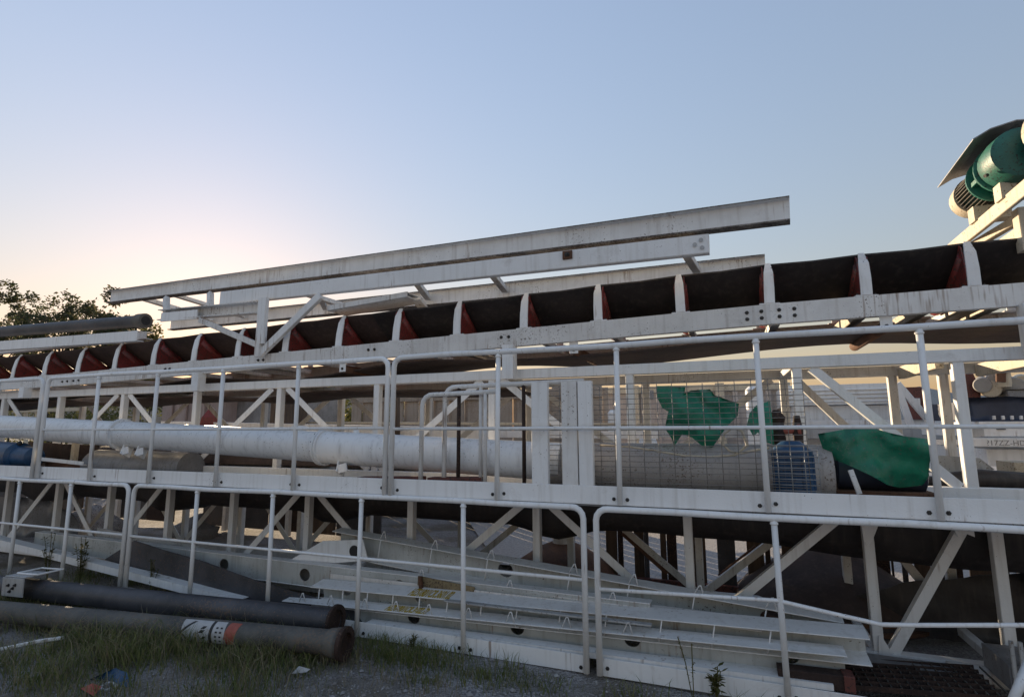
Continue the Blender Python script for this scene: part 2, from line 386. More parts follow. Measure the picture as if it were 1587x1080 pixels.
handrail([.215 * K, 1.5], -.725 * K, 2.2, LZ0 + .02, LZ1 - .004, .5, 'lower white guard rail with bent mid rail at bottom right', True, False, .11, .005, midpts=[(p.x, p.z) for p in mz])

# ================================================================== trusses
def truss(label, Yn, Yf, zt, zb, xa, xb, verts, peaks, ch, diag_w, far_verts, near_diag=None):
    t = thing('truss_frame', (xa, Yn, zb), label, 'truss')
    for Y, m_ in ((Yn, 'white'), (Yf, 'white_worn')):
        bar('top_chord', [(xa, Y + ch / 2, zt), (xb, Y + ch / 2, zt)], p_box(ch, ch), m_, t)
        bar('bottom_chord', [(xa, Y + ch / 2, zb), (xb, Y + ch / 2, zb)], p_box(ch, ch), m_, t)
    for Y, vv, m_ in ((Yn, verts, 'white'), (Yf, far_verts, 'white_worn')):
        for x in vv:
            bar('vertical', [(x, Y + ch / 2, zb + ch / 2), (x, Y + ch / 2, zt - ch / 2)], p_box(ch * .8, ch * .75), m_, t)
        sv_ = sorted(vv)
        if Y == Yn and near_diag:
            for top, bot in near_diag: bar('diagonal', [(top, Y + ch / 2 + .004, zt - ch / 2), (bot, Y + ch / 2 + .004, zb + ch / 2)], p_L(diag_w, diag_w), m_, t)
            continue
        for i in range(len(sv_) - 1):
            a, b_ = sv_[i], sv_[i + 1]
            if Y == Yf and zt > 2 and a > .6: continue
            pk = min(range(len(peaks)), key=lambda k: min(abs(peaks[k] - a), abs(peaks[k] - b_)))
            top, bot = (a, b_) if abs(peaks[pk] - a) < abs(peaks[pk] - b_) else (b_, a)
            q = .1 if bot > top else -.1
            bar('diagonal', [(top + q, Y + ch / 2 + .004, zt - ch / 2), (bot - q * .4, Y + ch / 2 + .004, zb + ch / 2)], p_L(diag_w, diag_w), m_, t)
    for x in verts[::2]:
        bar('cross_member', [(x, Yn + ch, zt - .01), (x, Yf, zt - .01)], p_box(.06, .06), 'white_worn', t)
        bar('cross_member', [(x, Yn + ch, zb - .01), (x, Yf, zb - .01)], p_box(.06, .06), 'white_worn', t)
    return t
NV = [.52 - 1.235 * k for k in range(0, 9)] + [1.497, 2.7]
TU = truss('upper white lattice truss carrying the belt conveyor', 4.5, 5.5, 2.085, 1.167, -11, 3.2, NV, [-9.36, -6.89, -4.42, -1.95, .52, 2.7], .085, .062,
           [.52 - 1.235 * k for k in range(0, 9)] + [1.36, 1.72, 2.9],
           [(-9.26, -8.2), (-6.99, -8.1), (-6.79, -5.72), (-4.52, -5.6), (-4.32, -3.25), (-2.05, -3.12), (-1.85, -.8), (.62, 1.43)])
for x in (1.42, 1.95, 2.35): bar('cross_member', [(x, 4.6, 2.06), (x, 5.48, 2.06)], p_box(.05, .1), 'cream', TU, s0=(-1, 0, 0))  # cream tone stands in for yellow sunlight on these members
# walkway plates behind the toe boards
bar('walkway', [(-11, 4.14, 1.082), (3.2, 4.14, 1.082)], p_box(.70, .012), 'grey_steel', TU)
LV = [.876, -.312, -1.537, -2.769, -3.969, -4.98, -5.95, -6.96, -7.95, -9.0]
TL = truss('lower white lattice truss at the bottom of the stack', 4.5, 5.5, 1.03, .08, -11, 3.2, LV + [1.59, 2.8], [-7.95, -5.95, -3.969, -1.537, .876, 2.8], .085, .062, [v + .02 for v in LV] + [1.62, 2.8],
           [(-8.05, -8.95), (-7.85, -7.0), (-6.05, -6.9), (-4.06, -4.95), (-3.87, -2.85), (-1.63, -2.7), (-1.44, -.38), (.72, -.24), (1.44, .96), (2.7, 1.7)])
for px in ([(1335, 812), (1362, 812), (1352, 838), (1345, 846), (1339, 838)], [(1475, 815), (1508, 812), (1511, 832), (1498, 827), (1485, 832)],
           [(1362, 985), (1366, 985), (1388, 1019), (1362, 1019)]):
    plate('gusset', px, 4.492, 'white', TL, .008)

# ================================================================== belt conveyor on the upper truss
BC = thing('belt_conveyor', (-11, 4.4, 2.3), 'long belt conveyor with white idler brackets and dark trough belt on the upper truss', 'conveyor')
YS = 4.38
SG = [(-12, 2.287), (-7.9, 2.343), (.37, 2.54), (3.2, 2.563)]
def ztop(x):
    x = x * 4.5 / YS                    # stringer top measured on the plane 4.5
    for (a, za), (b_, zb) in zip(SG, SG[1:]):
        if x <= b_: return 1.6 + (za + (zb - za) * (x - a) / (b_ - a) - 1.6) * YS / 4.5
    return 1.6 + .963 * YS / 4.5
XB = [-11.6, -7.7, .36, 3.0]
for Y, fr in ((YS, True), (YS + 1.1, False)):
    for a, b_ in zip(XB, XB[1:]):
        st = bar('stringer', [(a, Y + .03, ztop(a) - .075), (b_, Y + .03, ztop(b_) - .075)], p_C(.06, .15, .008, fr), 'white_worn', BC)
        if fr:
            for q in (a + .06, a + .16, b_ - .06, b_ - .16):
                for dz in (-.05, -.1): bolt((q, Y, ztop(q) + dz), st, .95)
            for q in range(1, int((b_ - a) / 1.4)):
                x = a + q * 1.4 + .3
                for dx in (0, .07): bolt((x + dx, Y, ztop(x) - .06), st, 1.0)
IX = [-9.93, -9.22, -8.515, -7.819, -7.106, -6.41, -5.731, -5.054, -4.372, -3.67, -2.98, -2.307, -1.636, -.958, -.283, .371, 1.011, 1.644, 2.3]
IX = [x * YS / 4.5 for x in IX]
# trough section: (y offset from the front stringer face, height above its top)
def bracket_mesh():
    # bent strip: upright then leaning in
    prof = [(.0, .0), (.008, .13), (.03, .25), (.075, .335)]
    v = []; f = []; w0 = .072
    for k, (y, z) in enumerate(prof):
        ww = w0 * (1, .98, .9, .5)[k]
        for sx_ in (-1, 1):
            v += [(sx_ * ww / 2, y, z), (sx_ * ww / 2, y + .012, z - .002)]
    for k in range(3):
        a = k * 4; b_ = a + 4
        f += [(a, a + 2, b_ + 2, b_), (a + 1, b_ + 1, b_ + 3, a + 3), (a, b_, b_ + 1, a + 1), (a + 2, a + 3, b_ + 3, b_ + 2)]
    f += [(0, 1, 3, 2), (12, 14, 15, 13)]
    # side gusset foot plate
    n = len(v); v += [(-.07, -.0, -.0), (.07, 0, 0), (.07, .055, 0), (-.07, .055, 0), (-.07, 0, .008), (.07, 0, .008), (.07, .055, .008), (-.07, .055, .008)]
    f += [tuple(n + i for i in q) for q in ((0, 3, 2, 1), (4, 5, 6, 7), (0, 1, 5, 4), (1, 2, 6, 5), (2, 3, 7, 6), (3, 0, 4, 7))]
    # triangular stiffener
    n = len(v); v += [(-.03, -.006, .008), (.03, -.006, .008), (0, -.003, .05), (-.03, .002, .008), (.03, .002, .008), (0, .002, .05)]
    f += [tuple(n + i for i in q) for q in ((0, 1, 2), (3, 5, 4), (0, 3, 4, 1), (1, 4, 5, 2), (2, 5, 3, 0))]
    return mesh('idler_bracket', v, f)
BR = bracket_mesh(); BR.materials.append(MATS['white'])
def wing_mesh():
    pr = [(.02, .0), (.36, .0), (.27, .06), (.18, .15), (.11, .26), (.085, .315), (.05, .29), (.02, .13)]
    v = [(-.004, y, z) for y, z in pr] + [(.004, y, z) for y, z in pr]; n = len(pr)
    f = [tuple(range(n)), tuple(range(2 * n - 1, n - 1, -1))] + [(i, i + n, (i + 1) % n + n, (i + 1) % n) for i in range(n)]
    me = mesh('wing_plate', v, f); bm = bmesh.new(); bm.from_mesh(me); bmesh.ops.recalc_face_normals(bm, faces=bm.faces); bm.to_mesh(me); bm.free(); me.materials.append(MATS['red_paint']); return me
WM = wing_mesh()
RW = None; RC = None
TW = 1.16                                # outer width over the stringers
for x in IX:
    z = ztop(x)
    b1 = link('idler_bracket', BR, None, BC, (x, YS + .005, z)); b1.rotation_euler = (0, R(random.uniform(-2, 2)), R(random.uniform(-4, 4)))
    b2 = link('idler_bracket', BR, None, BC, (x, YS + TW - .005, z)); b2.rotation_euler = (0, 0, math.pi)
    for s_ in (-.055, .055): bolt((x + s_, YS + .025, z + .008), b1, .8, (0, 0, 1))
    for dxx in (-.032, .032): link('wing_plate', WM, None, BC, (x + dxx, YS + .005, z))
    if RW is None:
        a = tube('wing_roller', [(x, YS + .075, z + .235), (x, YS + .40, z + .03)], .052, 'red_paint', BC, 14); RW = a
        c_ = tube('wing_roller', [(x, YS + TW - .075, z + .235), (x, YS + TW - .40, z + .03)], .052, 'red_paint', BC, 14); RV = c_
        d_ = tube('centre_roller', [(x, YS + .41, z + .0), (x, YS + TW - .41, z + .0)], .052, 'red_paint', BC, 14); RC = d_
        e_ = bar('idler_base', [(x + .05, YS + .06, z - .06), (x + .05, YS + TW - .06, z - .06)], p_box(.05, .05), 'white_worn', BC); RB = e_
        x_first, z_first = x, z; P0 = [Vector(WL[q]) for q in (a, c_, d_, e_)]
    else:
        for q, p0 in zip((RW, RV, RC, RB), P0): copy_of(q, BC, p0 + Vector((x - x_first, 0, z - z_first)))
# carrying belt
def trough(x, dz=0):
    z = ztop(x) + dz - .055
    return [(YS + .085, z + .372), (YS + .16, z + .318), (YS + .40, z + .155), (YS + .47, z + .118), (YS + TW - .47, z + .118), (YS + TW - .40, z + .155), (YS + TW - .16, z + .318), (YS + TW - .085, z + .372)]
def belt(name, xs, fn, th, mat, parent):
    v = []; f = []; n = None
    for x in xs:
        pr = fn(x); n = len(pr); v += [Vector((x, y, z)) for y, z in pr] + [Vector((x, y, z + th)) for y, z in pr]
    for i in range(len(xs) - 1):
        a = i * 2 * n; b_ = a + 2 * n
        for j in range(n - 1): f += [(a + j, b_ + j, b_ + j + 1, a + j + 1), (a + n + j, a + n + j + 1, b_ + n + j + 1, b_ + n + j)]
        f += [(a, a + n, b_ + n, b_), (a + n - 1, b_ + n - 1, b_ + 2 * n - 1, a + 2 * n - 1)]
    f += [tuple(range(n)) + tuple(range(2 * n - 1, n - 1, -1))]
    e = (len(xs) - 1) * 2 * n; f += [tuple(e + i for i in range(n))[::-1] + tuple(e + i for i in range(n, 2 * n))]
    o = raw(name, v, f, mat, parent, v[0])
    for p in o.data.polygons: p.use_smooth = len(p.vertices) == 4
    o.data.set_sharp_from_angle(angle=R(50))
    return o
bx = []
for a, b_ in zip(IX, IX[1:]):
    bx += [a, a + (b_ - a) * .25, a + (b_ - a) * .5, a + (b_ - a) * .75]
bx.append(IX[-1])
def sagf(x):
    k = min(range(len(IX)), key=lambda i: abs(IX[i] - x)); return -.009 * min(1, abs(IX[k] - x) / .34)
belt('carrying_belt', [x for x in bx if x <= -3.2], lambda x: trough(x, sagf(x)), .012, 'dusty_rubber', BC)
belt('carrying_belt', [x for x in bx if x >= -3.3], lambda x: trough(x, sagf(x)), .012, 'rubber', BC)
# return belt with sag
def ret(x):
    z = ztop(x) - .235 + .03 * math.sin(x * 1.9) + .02 * noise.noise(Vector((x, 1, 1)))
    q = .04 * noise.noise(Vector((x * .8, 5, 2)))
    return [(YS + .15, z + q), (YS + .4, z), (YS + .75, z + .01), (YS + 1.0, z - q)]
belt('return_belt', [-11 + .2 * i for i in range(71)], ret, .012, 'dusty_rubber', BC)
for x in (-8.6, -5.45, -1.72, 1.86):   # short legs down to the truss
    bar('leg', [(x, YS - .006, ztop(x) - .14), (x, YS - .006, 2.03)], p_C(.1, .1, .008, True), 'white', BC)
    plate_z = 2.03
for px in (528, 888, 1377):               # return roller hangers
    p = U(px, 548 if px == 888 else (570 if px == 528 else 515), YS)
    hz = ztop(p.x) - .15
    h = bar('return_hanger', [(p.x, YS + .03, hz), (p.x, YS + .03, hz - .1)], p_box(.008, .075), 'white', BC)
    bolt((p.x, YS + .025, hz - .07), h, .9)
    tube('return_roller', [(p.x, YS + .04, hz - .07), (p.x, YS + 1.05, hz - .07)], .04, 'rust', BC, 12)
for x in (.95, 1.35, 1.75): bar('cross_tie', [(x, YS + .08, ztop(x) - .09), (x, YS + 1.05, ztop(x) - .09)], p_box(.05, .09), 'cream', BC, s0=(-1, 0, 0))  # cream ties: the sun's yellow is put into their colour
for x in (-7.5, -4.9, -2.3, .4, 2.2):
    bar('cross_tie', [(x, YS + .05, ztop(x) - .11), (x, YS + 1.05, ztop(x) - .11)], p_C(.06, .06, .006), 'white_worn', BC)

IB = thing('belt_and_fill', (-5, 5, 1.3), 'rubber belt strand with dark fill added inside the upper truss behind the white pipe', 'belt')
def ib(x):
    z = 1.30 + .05 * noise.noise(Vector((x * 1.3, 2, 7))); return [(4.66, 1.225), (4.68, z), (4.9, z + .08), (5.2, z + .05), (5.38, z), (5.4, 1.225)]
belt('dark_fill', [-10.5 + .25 * i for i in range(36)], ib, .02, 'dusty_rubber', IB)  # dark mass added to darken the gap behind the pipe
def ib2(x):
    z = 1.955 + .025 * noise.noise(Vector((x * .9, 1, 3))) - .03 * max(0, math.sin(x * 2.3)); return [(4.64, z + .03), (4.75, z), (5.25, z), (5.4, z + .03)]
belt('return_strand', [-10.5 + .25 * i for i in range(36)], ib2, .014, 'dusty_rubber', IB)
# ================================================================== loose steel on top
HF = thing('h_beam_frame', U(600, 480, 4.6), 'long weathered white H-beam frame lying slanted across the top of the belt conveyor', 'steel frame')
h = .178
def edge2(px0, py0, Y0, px1, py1, Y1): return U(px0, py0, Y0), U(px1, py1, Y1)
a, b_ = edge2(172, 461, 4.9, 1224, 326, 4.1)
hb = bar('front_beam', [a, b_], p_H(.1, h, .011), 'white_worn', HF)
c, d = edge2(265, 503, 5.75, 1186, 411, 5.2)
hr = bar('rear_beam', [c, d], p_H(.1, h, .011), 'white_worn', HF)
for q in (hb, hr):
    q.data.materials.append(MATS['edge_rust_shade'])
    for k in (0, 1, 5, 6, 7, 11): q.data.polygons[k].material_index = 1  # rusty edges, their dark tone also paints the flange shadow line
def along(p, q, t): return p + (q - p) * t
for t1, t2, ww in ((.08, .12, .07), (.16, .2, .06), (.375, .42, .07), (.45, .38, .06), (.6, .57, .07), (.70, .69, .07), (.905, .93, .07)):
    bar('cross_brace', [along(a, b_, t1) + Vector((0, .04, -.05)), along(c, d, t2) + Vector((0, -.04, 0))], p_box(ww, ww * .8), 'white_worn', HF)
BB = thing('box_beam', U(700, 420, 4.25), 'white steel beam with bracket legs below the slanted H-beam', 'steel beam')
e, f_ = edge2(345, 463, 4.45, 1099, 379, 4.15)
bar('beam', [e, f_], p_box(.07, .148, .006), 'white', BB)
o_ = along(e, f_, 1)
for dx, dz in ((-.055, .03), (-.05, -.03), (-.10, 0)):
    lathe('bolt_hole', [(0, .016), (.003, .016)], o_ + Vector((dx, -.037, dz)), (0, -1, 0), 'paper', BB, 10)
q_ = U(881, 397, 4.2); bk = block('clamp', q_ + Vector((-.04, -.04, -.035)), q_ + Vector((.04, .0, .035)), 'rust', BB); bolt(q_ + Vector((0, -.045, 0)), bk, 1.4)
bar('upright', [U(409, 462, 4.3), U(404, 533, 4.3)], p_box(.05, .11), 'white', BB)
bar('slanted_leg', [U(497, 458, 4.33), U(404, 548, 4.33)], p_box(.05, .075), 'white', BB)
bar('slanted_leg', [U(310, 496, 4.4), U(398, 534, 4.4)], p_box(.04, .06), 'white_worn', BB)
bar('foot', [U(402, 528, 4.3), U(400, 553, 4.3)], p_box(.06, .06), 'white_worn', BB)
bar('side_channel', [U(250, 489, 4.5), U(400, 477, 4.35)], p_C(.1, .13, .01, False), 'white_worn', BB)
bar('end_plate', [U(250, 492, 4.43), U(306, 487, 4.4)], p_box(.012, .11), 'white', BB)
for p_, q2 in (((258, 462), (258, 486)), ((326, 455), (326, 476))): bar('spacer', [U(*p_, 4.6), U(*q2, 4.5)], p_box(.06, .06), 'white_worn', BB)
TR = thing('channel_offcut', U(590, 475, 4.6), 'short white channel piece resting on the belt edge under the slanted beams', 'steel channel')
bar('channel', [U(522, 482, 4.52), U(644, 461, 4.5)], p_C(.3, .05, .008, True), 'white_worn', TR, s0=(0, -1, 0))
bar('end_cap', [U(644, 463, 4.5), U(660, 482, 4.7)], p_box(.1, .03), 'white_worn', TR)
# roller tube on channel at the left
RT = thing('roller_tube', U(120, 505, 4.45), 'dark steel roller tube with open end lying on white channel at left', 'roller')
p0 = U(226, 497, 4.45); p1 = U(-60, 519, 4.45)
lathe('tube', [(0, .074), (3.6, .074)], p0 + (p1 - p0).normalized() * .16, (p1 - p0), 'dark_pipe', RT, 20)
lathe('collar', [(0, .066), (0, .09), (.12, .09), (.12, .078), (.16, .078)], p0, (p1 - p0), 'brown_pipe', RT, 20)
lathe('bore', [(-.002, .058), (.001, .058)], p0, (p1 - p0), 'black_ink', RT, 20)
WC = tag(bar('channel', [U(218, 521, 4.4), U(-60, 541, 4.4)], p_C(.09, .125, .009, True), 'white'), 'white steel channel under the dark roller tube at left', 'steel channel')
tag(bar('channel', [U(232, 520, 5.0), U(-40, 548, 5.0)], p_C(.1, .1, .009, True), 'white_worn'), 'worn channel behind the white channel under the roller tube', 'steel channel')

# ================================================================== head drive at the right
MX = U(1508, 309, 5.0).x; MZ = U(1508, 309, 5.0).z
DM = thing('drive_motor', (MX, 5.0, MZ - .25), 'green geared motor with ribbed body and cream fan cowl high at right', 'motor')
ax = Vector((0, -1, .02)); o0 = Vector((MX, 5.0, MZ))
lathe('fan_cover', [(-.06, .02), (-.06, .12), (-.035, .142), (.09, .152), (.09, .13)], o0, ax, 'cream', DM, 28)
lathe('motor_body', [(.07, .118), (.36, .118)], o0, ax, 'green_dark', DM, 28)
for i in range(34):
    t_ = 2 * math.pi * i / 34; s_ = Vector((math.cos(t_), 0, math.sin(t_)))
    bar('fin', [o0 + Vector((0, -.09, .002)) + s_ * .128, o0 + Vector((0, -.35, .007)) + s_ * .128], p_box(.03, .006, .001), 'brown_pipe', DM, s0=s_)
lathe('flange', [(.35, .13), (.35, .165), (.375, .17), (.385, .13)], o0, ax, 'green_paint', DM, 28)
lathe('coupling_housing', [(.38, .10), (.50, .105)], o0, ax, 'green_dark', DM, 28)
for k in range(6):
    t_ = 2 * math.pi * k / 6 + .3; s_ = Vector((math.cos(t_), 0, math.sin(t_))) * .138
    bar('coupling_rib', [o0 + s_ + Vector((0, -.38, .008)), o0 + s_ + Vector((0, -.52, .01))], p_box(.03, .035, .003), 'green_paint', DM)
lathe('flange', [(.51, .12), (.51, .175), (.535, .18), (.55, .13)], o0, ax, 'green_paint', DM, 28)
lathe('gearbox', [(.54, .15), (.57, .17), (.66, .175), (.76, .165), (.78, .1)], o0, ax, 'green_dark', DM, 28)
lathe('drain_plug', [(0, .012), (.02, .012)], o0 + Vector((-.17, -.70, -.09)), (-1, -.4, -.5), 'bolt', DM, 8)
lathe('pulley_cover', [(.84, .05), (.84, .19), (.86, .21), (.91, .21), (.92, .05)], o0 + Vector((.17, 0, .05)), ax, 'cream', DM, 32)
block('terminal_box', o0 + Vector((.06, -.3, .1)), o0 + Vector((.18, -.16, .2)), 'green_paint', DM)
for yy in (.2, .62): block('foot_block', o0 + Vector((-.10, -yy - .05, -.25)), o0 + Vector((.12, -yy + .05, -.14)), 'cream', DM)
# rain cover plate
cpts = [(.2, -.18), (.12, .18), (-.02, .27), (-.12, .24), (-.23, .12)]
cv = []
for yy in (4.98, 4.3):
    for (xx, zz) in ((-.22, .12), (-.12, .175), (.02, .205), (.14, .19), (.2, .12)):
        cv.append(Vector((MX + xx, yy, MZ + zz + (.05 if yy < 4.6 else 0))))
cv += [p + Vector((0, 0, .008)) for p in cv]
cf = []
for i in range(4): cf += [(i, i + 5, i + 6, i + 1), (10 + i, 11 + i, 16 + i, 15 + i)]
cf += [(0, 1, 11, 10), (1, 2, 12, 11), (2, 3, 13, 12), (3, 4, 14, 13), (5, 15, 16, 6), (6, 16, 17, 7), (7, 17, 18, 8), (8, 18, 19, 9), (0, 10, 15, 5), (4, 9, 19, 14)]
raw('rain_cover', cv, cf, 'grey_steel', DM)
DS = thing('drive_support', (MX, 4.8, 2.6), 'sunlit cream steel support frame under the green motor at right', 'steel frame')
bar('bed_beam', [(MX - .07, 5.85, MZ - .30), (MX - .07, 4.0, MZ - .28)], p_box(.03, .1), 'cream', DS, s0=(-1, 0, 0))
bar('bed_beam', [(MX + .3, 5.85, MZ - .28), (MX + .3, 4.0, MZ - .26)], p_box(.03, .1), 'cream', DS, s0=(-1, 0, 0))
bar('upright', [(MX + .05, 4.45, MZ - .3), (MX + .05, 4.45, 2.75)], p_box(.09, .09), 'cream', DS)
bar('upright', [(MX + .05, 5.6, MZ - .3), (MX + .05, 5.6, 2.6)], p_box(.09, .09), 'cream', DS)
bar('brace', [(MX - .12, 5.75, MZ - .62), (MX + .1, 4.4, MZ - .50)], p_box(.05, .06), 'cream', DS, s0=(-1, 0, 0))
bar('brace', [(MX - .2, 5.75, 2.92), (MX + .1, 4.45, 3.02)], p_box(.05, .06), 'cream', DS, s0=(-1, 0, 0))
bar('side_beam', [(MX - .3, 5.6, MZ - .66), (MX + .9, 5.6, MZ - .52)], p_box(.06, .07), 'white_worn', DS)

# ================================================================== screw conveyor pipe
SP = thing('screw_conveyor', U(400, 690, 4.12), 'long white screw conveyor pipe with bolted flanges lying behind the upper guard rails', 'pipe')
CP = [U(-60, 655, 4.12), U(60, 660, 4.12), U(380, 686, 4.12), U(700, 708, 4.12), U(870, 716, 4.12)]
A0 = U(-40, 658, 4.12); A1 = U(872, 716, 4.12)
dv = (A1 - A0).normalized(); LEN = (A1 - A0).length
segs = [0, (U(183, 0, 4.12).x - A0.x), (U(516, 0, 4.12).x - A0.x), LEN]
segs = [0, (-6.24 - A0.x), (-3.45 - A0.x), LEN]
for i in range(3):
    a, b_ = segs[i], segs[i + 1]
    tb = lathe('tube', [(a, .137 + .004 * i), (b_, .137 + .004 * i)], A0, dv, 'white_pipe', SP, 32)
    if i < 2:
        for dx in (-.013, .013):
            lathe('flange', [(b_ + dx - .01, .14), (b_ + dx - .01, .168), (b_ + dx + .01, .168), (b_ + dx + .01, .14)], A0, dv, 'white_pipe', SP, 32)
        for j in range(12):
            t_ = 2 * math.pi * j / 12 + .2; bolt(A0 + dv * (b_ - .024) + Vector((0, math.cos(t_) * .155, math.sin(t_) * .155)), SP, .7, (-1, 0, 0))
for px in (193, 212, 540):
    p = U(px, 0, 4.05); x = {193: -6.05, 212: -5.82, 540: -3.22}[px]; zc = A0.z + dv.z / dv.x * (x - A0.x)
    bar('mounting_lug', [(x, 4.08, zc - .12), (x + .02, 4.03, zc - .22)], p_box(.012, .12), 'white_pipe', SP, s0=(1, 0, 0))
    bar('mounting_lug', [(x + .06, 4.0, zc - .13), (x + .075, 4.0, zc - .2)], p_box(.012, .10), 'white_pipe', SP)
lathe('inlet_neck', [(0, .05), (.05, .05), (.05, .075), (.065, .075)], A0 + dv * (segs[2] - .3) + Vector((0, 0, .12)), (0, 0, 1), 'white_pipe', SP, 16)
lathe('lifting_ring', [(0, .03), (.01, .03)], A0 + dv * (segs[2] + .35) + Vector((0, 0, .155)), (0, -1, 0), 'white_pipe', SP, 14)
GT = tag(lathe('pipe_section', [(0, .17), (.02, .185), (1.9, .185), (1.95, .17)], U(850, 722, 4.18), U(1200, 731, 4.18) - U(850, 722, 4.18), 'mid_grey', None, 28), 'thick grey pipe section behind the wire mesh guard', 'pipe')

# white posts / inner hoop rails behind the upper guard rail
for i, (xa, xb, zz0) in enumerate(((652, 760, 0), (688, 800, .02))):
    t = thing('hoop_rail', U(xa, 740, 3.98 + i * .05), ['white hooped tube rail standing before the pipe, left of the pair', 'white hooped tube rail standing before the pipe, right of the pair'][i], 'handrail', 'hooped rails before the white pipe')
    Y = 3.87 + i * .045; p = U(xa, 740, Y); q = U((655, 690)[i], (612, 600)[i], Y); X0 = p.x; ZT = q.z; c = .09; X1 = U((770, 905)[i], 600, Y).x
    P = [Vector((X0, Y, 1.14)), Vector((X0, Y, ZT - c))] + [Vector((X0 + c - c * math.cos(R(a)), Y, ZT - c + c * math.sin(R(a)))) for a in (25, 50, 75)] + [Vector((X0 + c * 1.1, Y, ZT)), Vector((X1, Y, ZT + .01))]
    tube('hoop', P, .019, 'white_worn', t, 10)
    for px in ((752,) if i == 0 else (711, 745, 812)):
        x = U(px, 660, Y).x; tube('post', [(x, Y, 1.14), (x, Y, ZT)], .016, 'dark_rust' if px in (711, 812) else 'white_worn', t, 8)
for i, (xa, xb, yt, lab) in enumerate(((822, 850, 592, 'white flat post left of the pair beside the wire mesh guard'), (869, 896, 592, 'white box post left half of the adjoining pair at the wire mesh guard'), (895, 920, 592, 'white box post right half of the adjoining pair at the wire mesh guard'))):
    Y = 3.79; p = U((xa + xb) / 2, 700, Y); wd = (U(xb, 660, Y).x - U(xa, 660, Y).x)
    o = tag(bar('steel_post', [(p.x, Y + .03, 1.10), (p.x, Y + .03, U(850, yt, Y).z)], p_box(.05, wd - .014), 'white' if i != 1 else 'white_worn'), lab, 'post', 'white box posts by the mesh guard')
# red timber sill behind toe board
for a, b_, lab in (((560, 744), (655, 744), 'red-brown steel strip under the white pipe, left piece'), ((668, 745), (750, 745), 'red-brown steel strip under the white pipe, right piece')):
    tag(bar('steel_strip', [U(*a, 3.95), U(*b_, 3.95)], p_box(.12, .06), 'red_primer'), lab, 'steel strip', 'red strips under the pipe')

# ================================================================== wire mesh guard
MG = thing('mesh_guard', U(1060, 760, 3.86), 'rectangular wire mesh guard standing behind the upper guard rail', 'mesh guard')
YM = 3.86
x0, x1, x2 = U(848, 700, YM).x, U(1252, 700, YM).x, U(1272, 700, YM).x
z0, z1 = U(1060, 768, YM).z, U(1060, 592, YM).z
n = 17
for i in range(n + 1):
    x = x0 + (x1 - x0) * i / n
    tube('wire', [(x, YM, z0), (x, YM, z1 + .01 * math.sin(i))], .0026, 'wire', MG, 5)
m_ = 21
for i in range(m_ + 1):
    z = z0 + (z1 - z0) * i / m_
    tube('wire', [(x0, YM - .005, z), (x1, YM - .005, z + .004)], .0024, 'wire', MG, 5)
MG2 = thing('mesh_guard', U(1240, 770, 3.83), 'short pale wire mesh panel in front of the blue motor', 'mesh guard')
xa, xb = U(1186, 730, 3.83).x, U(1270, 730, 3.83).x; za, zb = U(1230, 769, 3.83).z, U(1230, 690, 3.83).z
for i in range(5): x = xa + (xb - xa) * i / 4; tube('wire', [(x, 3.83, za), (x, 3.83, zb)], .003, 'galv', MG2, 5)
for i in range(10): z = za + (zb - za) * i / 9; tube('wire', [(xa, 3.826, z), (xb, 3.826, z)], .003, 'galv', MG2, 5)

# ================================================================== green tarpaulins, motors, hose
def folds(Y, amp, seed, bulge=0, cx=0, cz=0, rx=1, rz=1):
    def fn(x, z):
        b_ = 0
        if bulge:
            q = ((x - cx) / rx) ** 2 + ((z - cz) / rz) ** 2; b_ = bulge * math.sqrt(max(0, 1 - q)) if q < 1 else 0
        q = x * 6 + z * 9 + 1.5 * noise.noise(Vector((x * 2.5, z * 2.5, seed)))
        return Y - b_ + amp * noise.noise(Vector((x * 3.5, z * 2.5, seed))) + amp * .28 * math.sin(q * 1.7) * (.5 + noise.noise(Vector((x * 3, z * 3, seed + 8)))) + amp * .55 * abs(noise.noise(Vector((x * 7 + z * 3, z * 5 - x * 2, seed + 6)))) + amp * .1 * noise.noise(Vector((x * 16, z * 16, seed + 7)))
    return fn
def pix(poly, Y): return [(p.x, p.z) for p in (U(a, b_, Y) for a, b_ in poly)]
T1 = sheet('tarpaulin', pix([(1056, 612), (1070, 604), (1100, 602), (1108, 612), (1145, 626), (1143, 645), (1127, 660), (1112, 682), (1100, 699), (1088, 692), (1072, 678), (1056, 673), (1044, 692), (1041, 680), (1031, 663), (1036, 640), (1046, 620)], 4.02), 'green_tarp', None, .022, folds(4.02, .15, 1))
tag(T1, 'ragged green tarpaulin hanging over the grey pipe behind the mesh', 'tarpaulin')
T2 = sheet('tarpaulin', pix([(1018, 598), (1062, 598), (1060, 618), (1040, 640), (1026, 632), (1018, 615)], 4.12), 'green_tarp', None, .022, folds(4.12, .1, 5))
tag(T2, 'small dark green tarpaulin flap behind the upper left corner of the hanging one', 'tarpaulin')
T3 = sheet('tarpaulin', pix([(1162, 640), (1172, 628), (1195, 620), (1200, 690), (1186, 684), (1175, 670), (1168, 676), (1158, 658)], 4.1), 'green_tarp', None, .022, folds(4.1, .1, 9))
tag(T3, 'narrow torn green tarpaulin beside the rusty valve', 'tarpaulin')
cc = U(1352, 710, 4.05)
T4 = sheet('tarpaulin', pix([(1266, 672), (1290, 668), (1312, 664), (1350, 663), (1372, 670), (1395, 676), (1432, 680), (1434, 735), (1428, 752), (1395, 756), (1372, 750), (1340, 733), (1308, 718), (1292, 712), (1276, 700)], 4.12), 'green_tarp', None, .022, folds(4.2, .17, 2, .22, cc.x, cc.z, .48, .30))
tag(T4, 'large green tarpaulin draped over a machine at right of the mesh guard', 'tarpaulin')
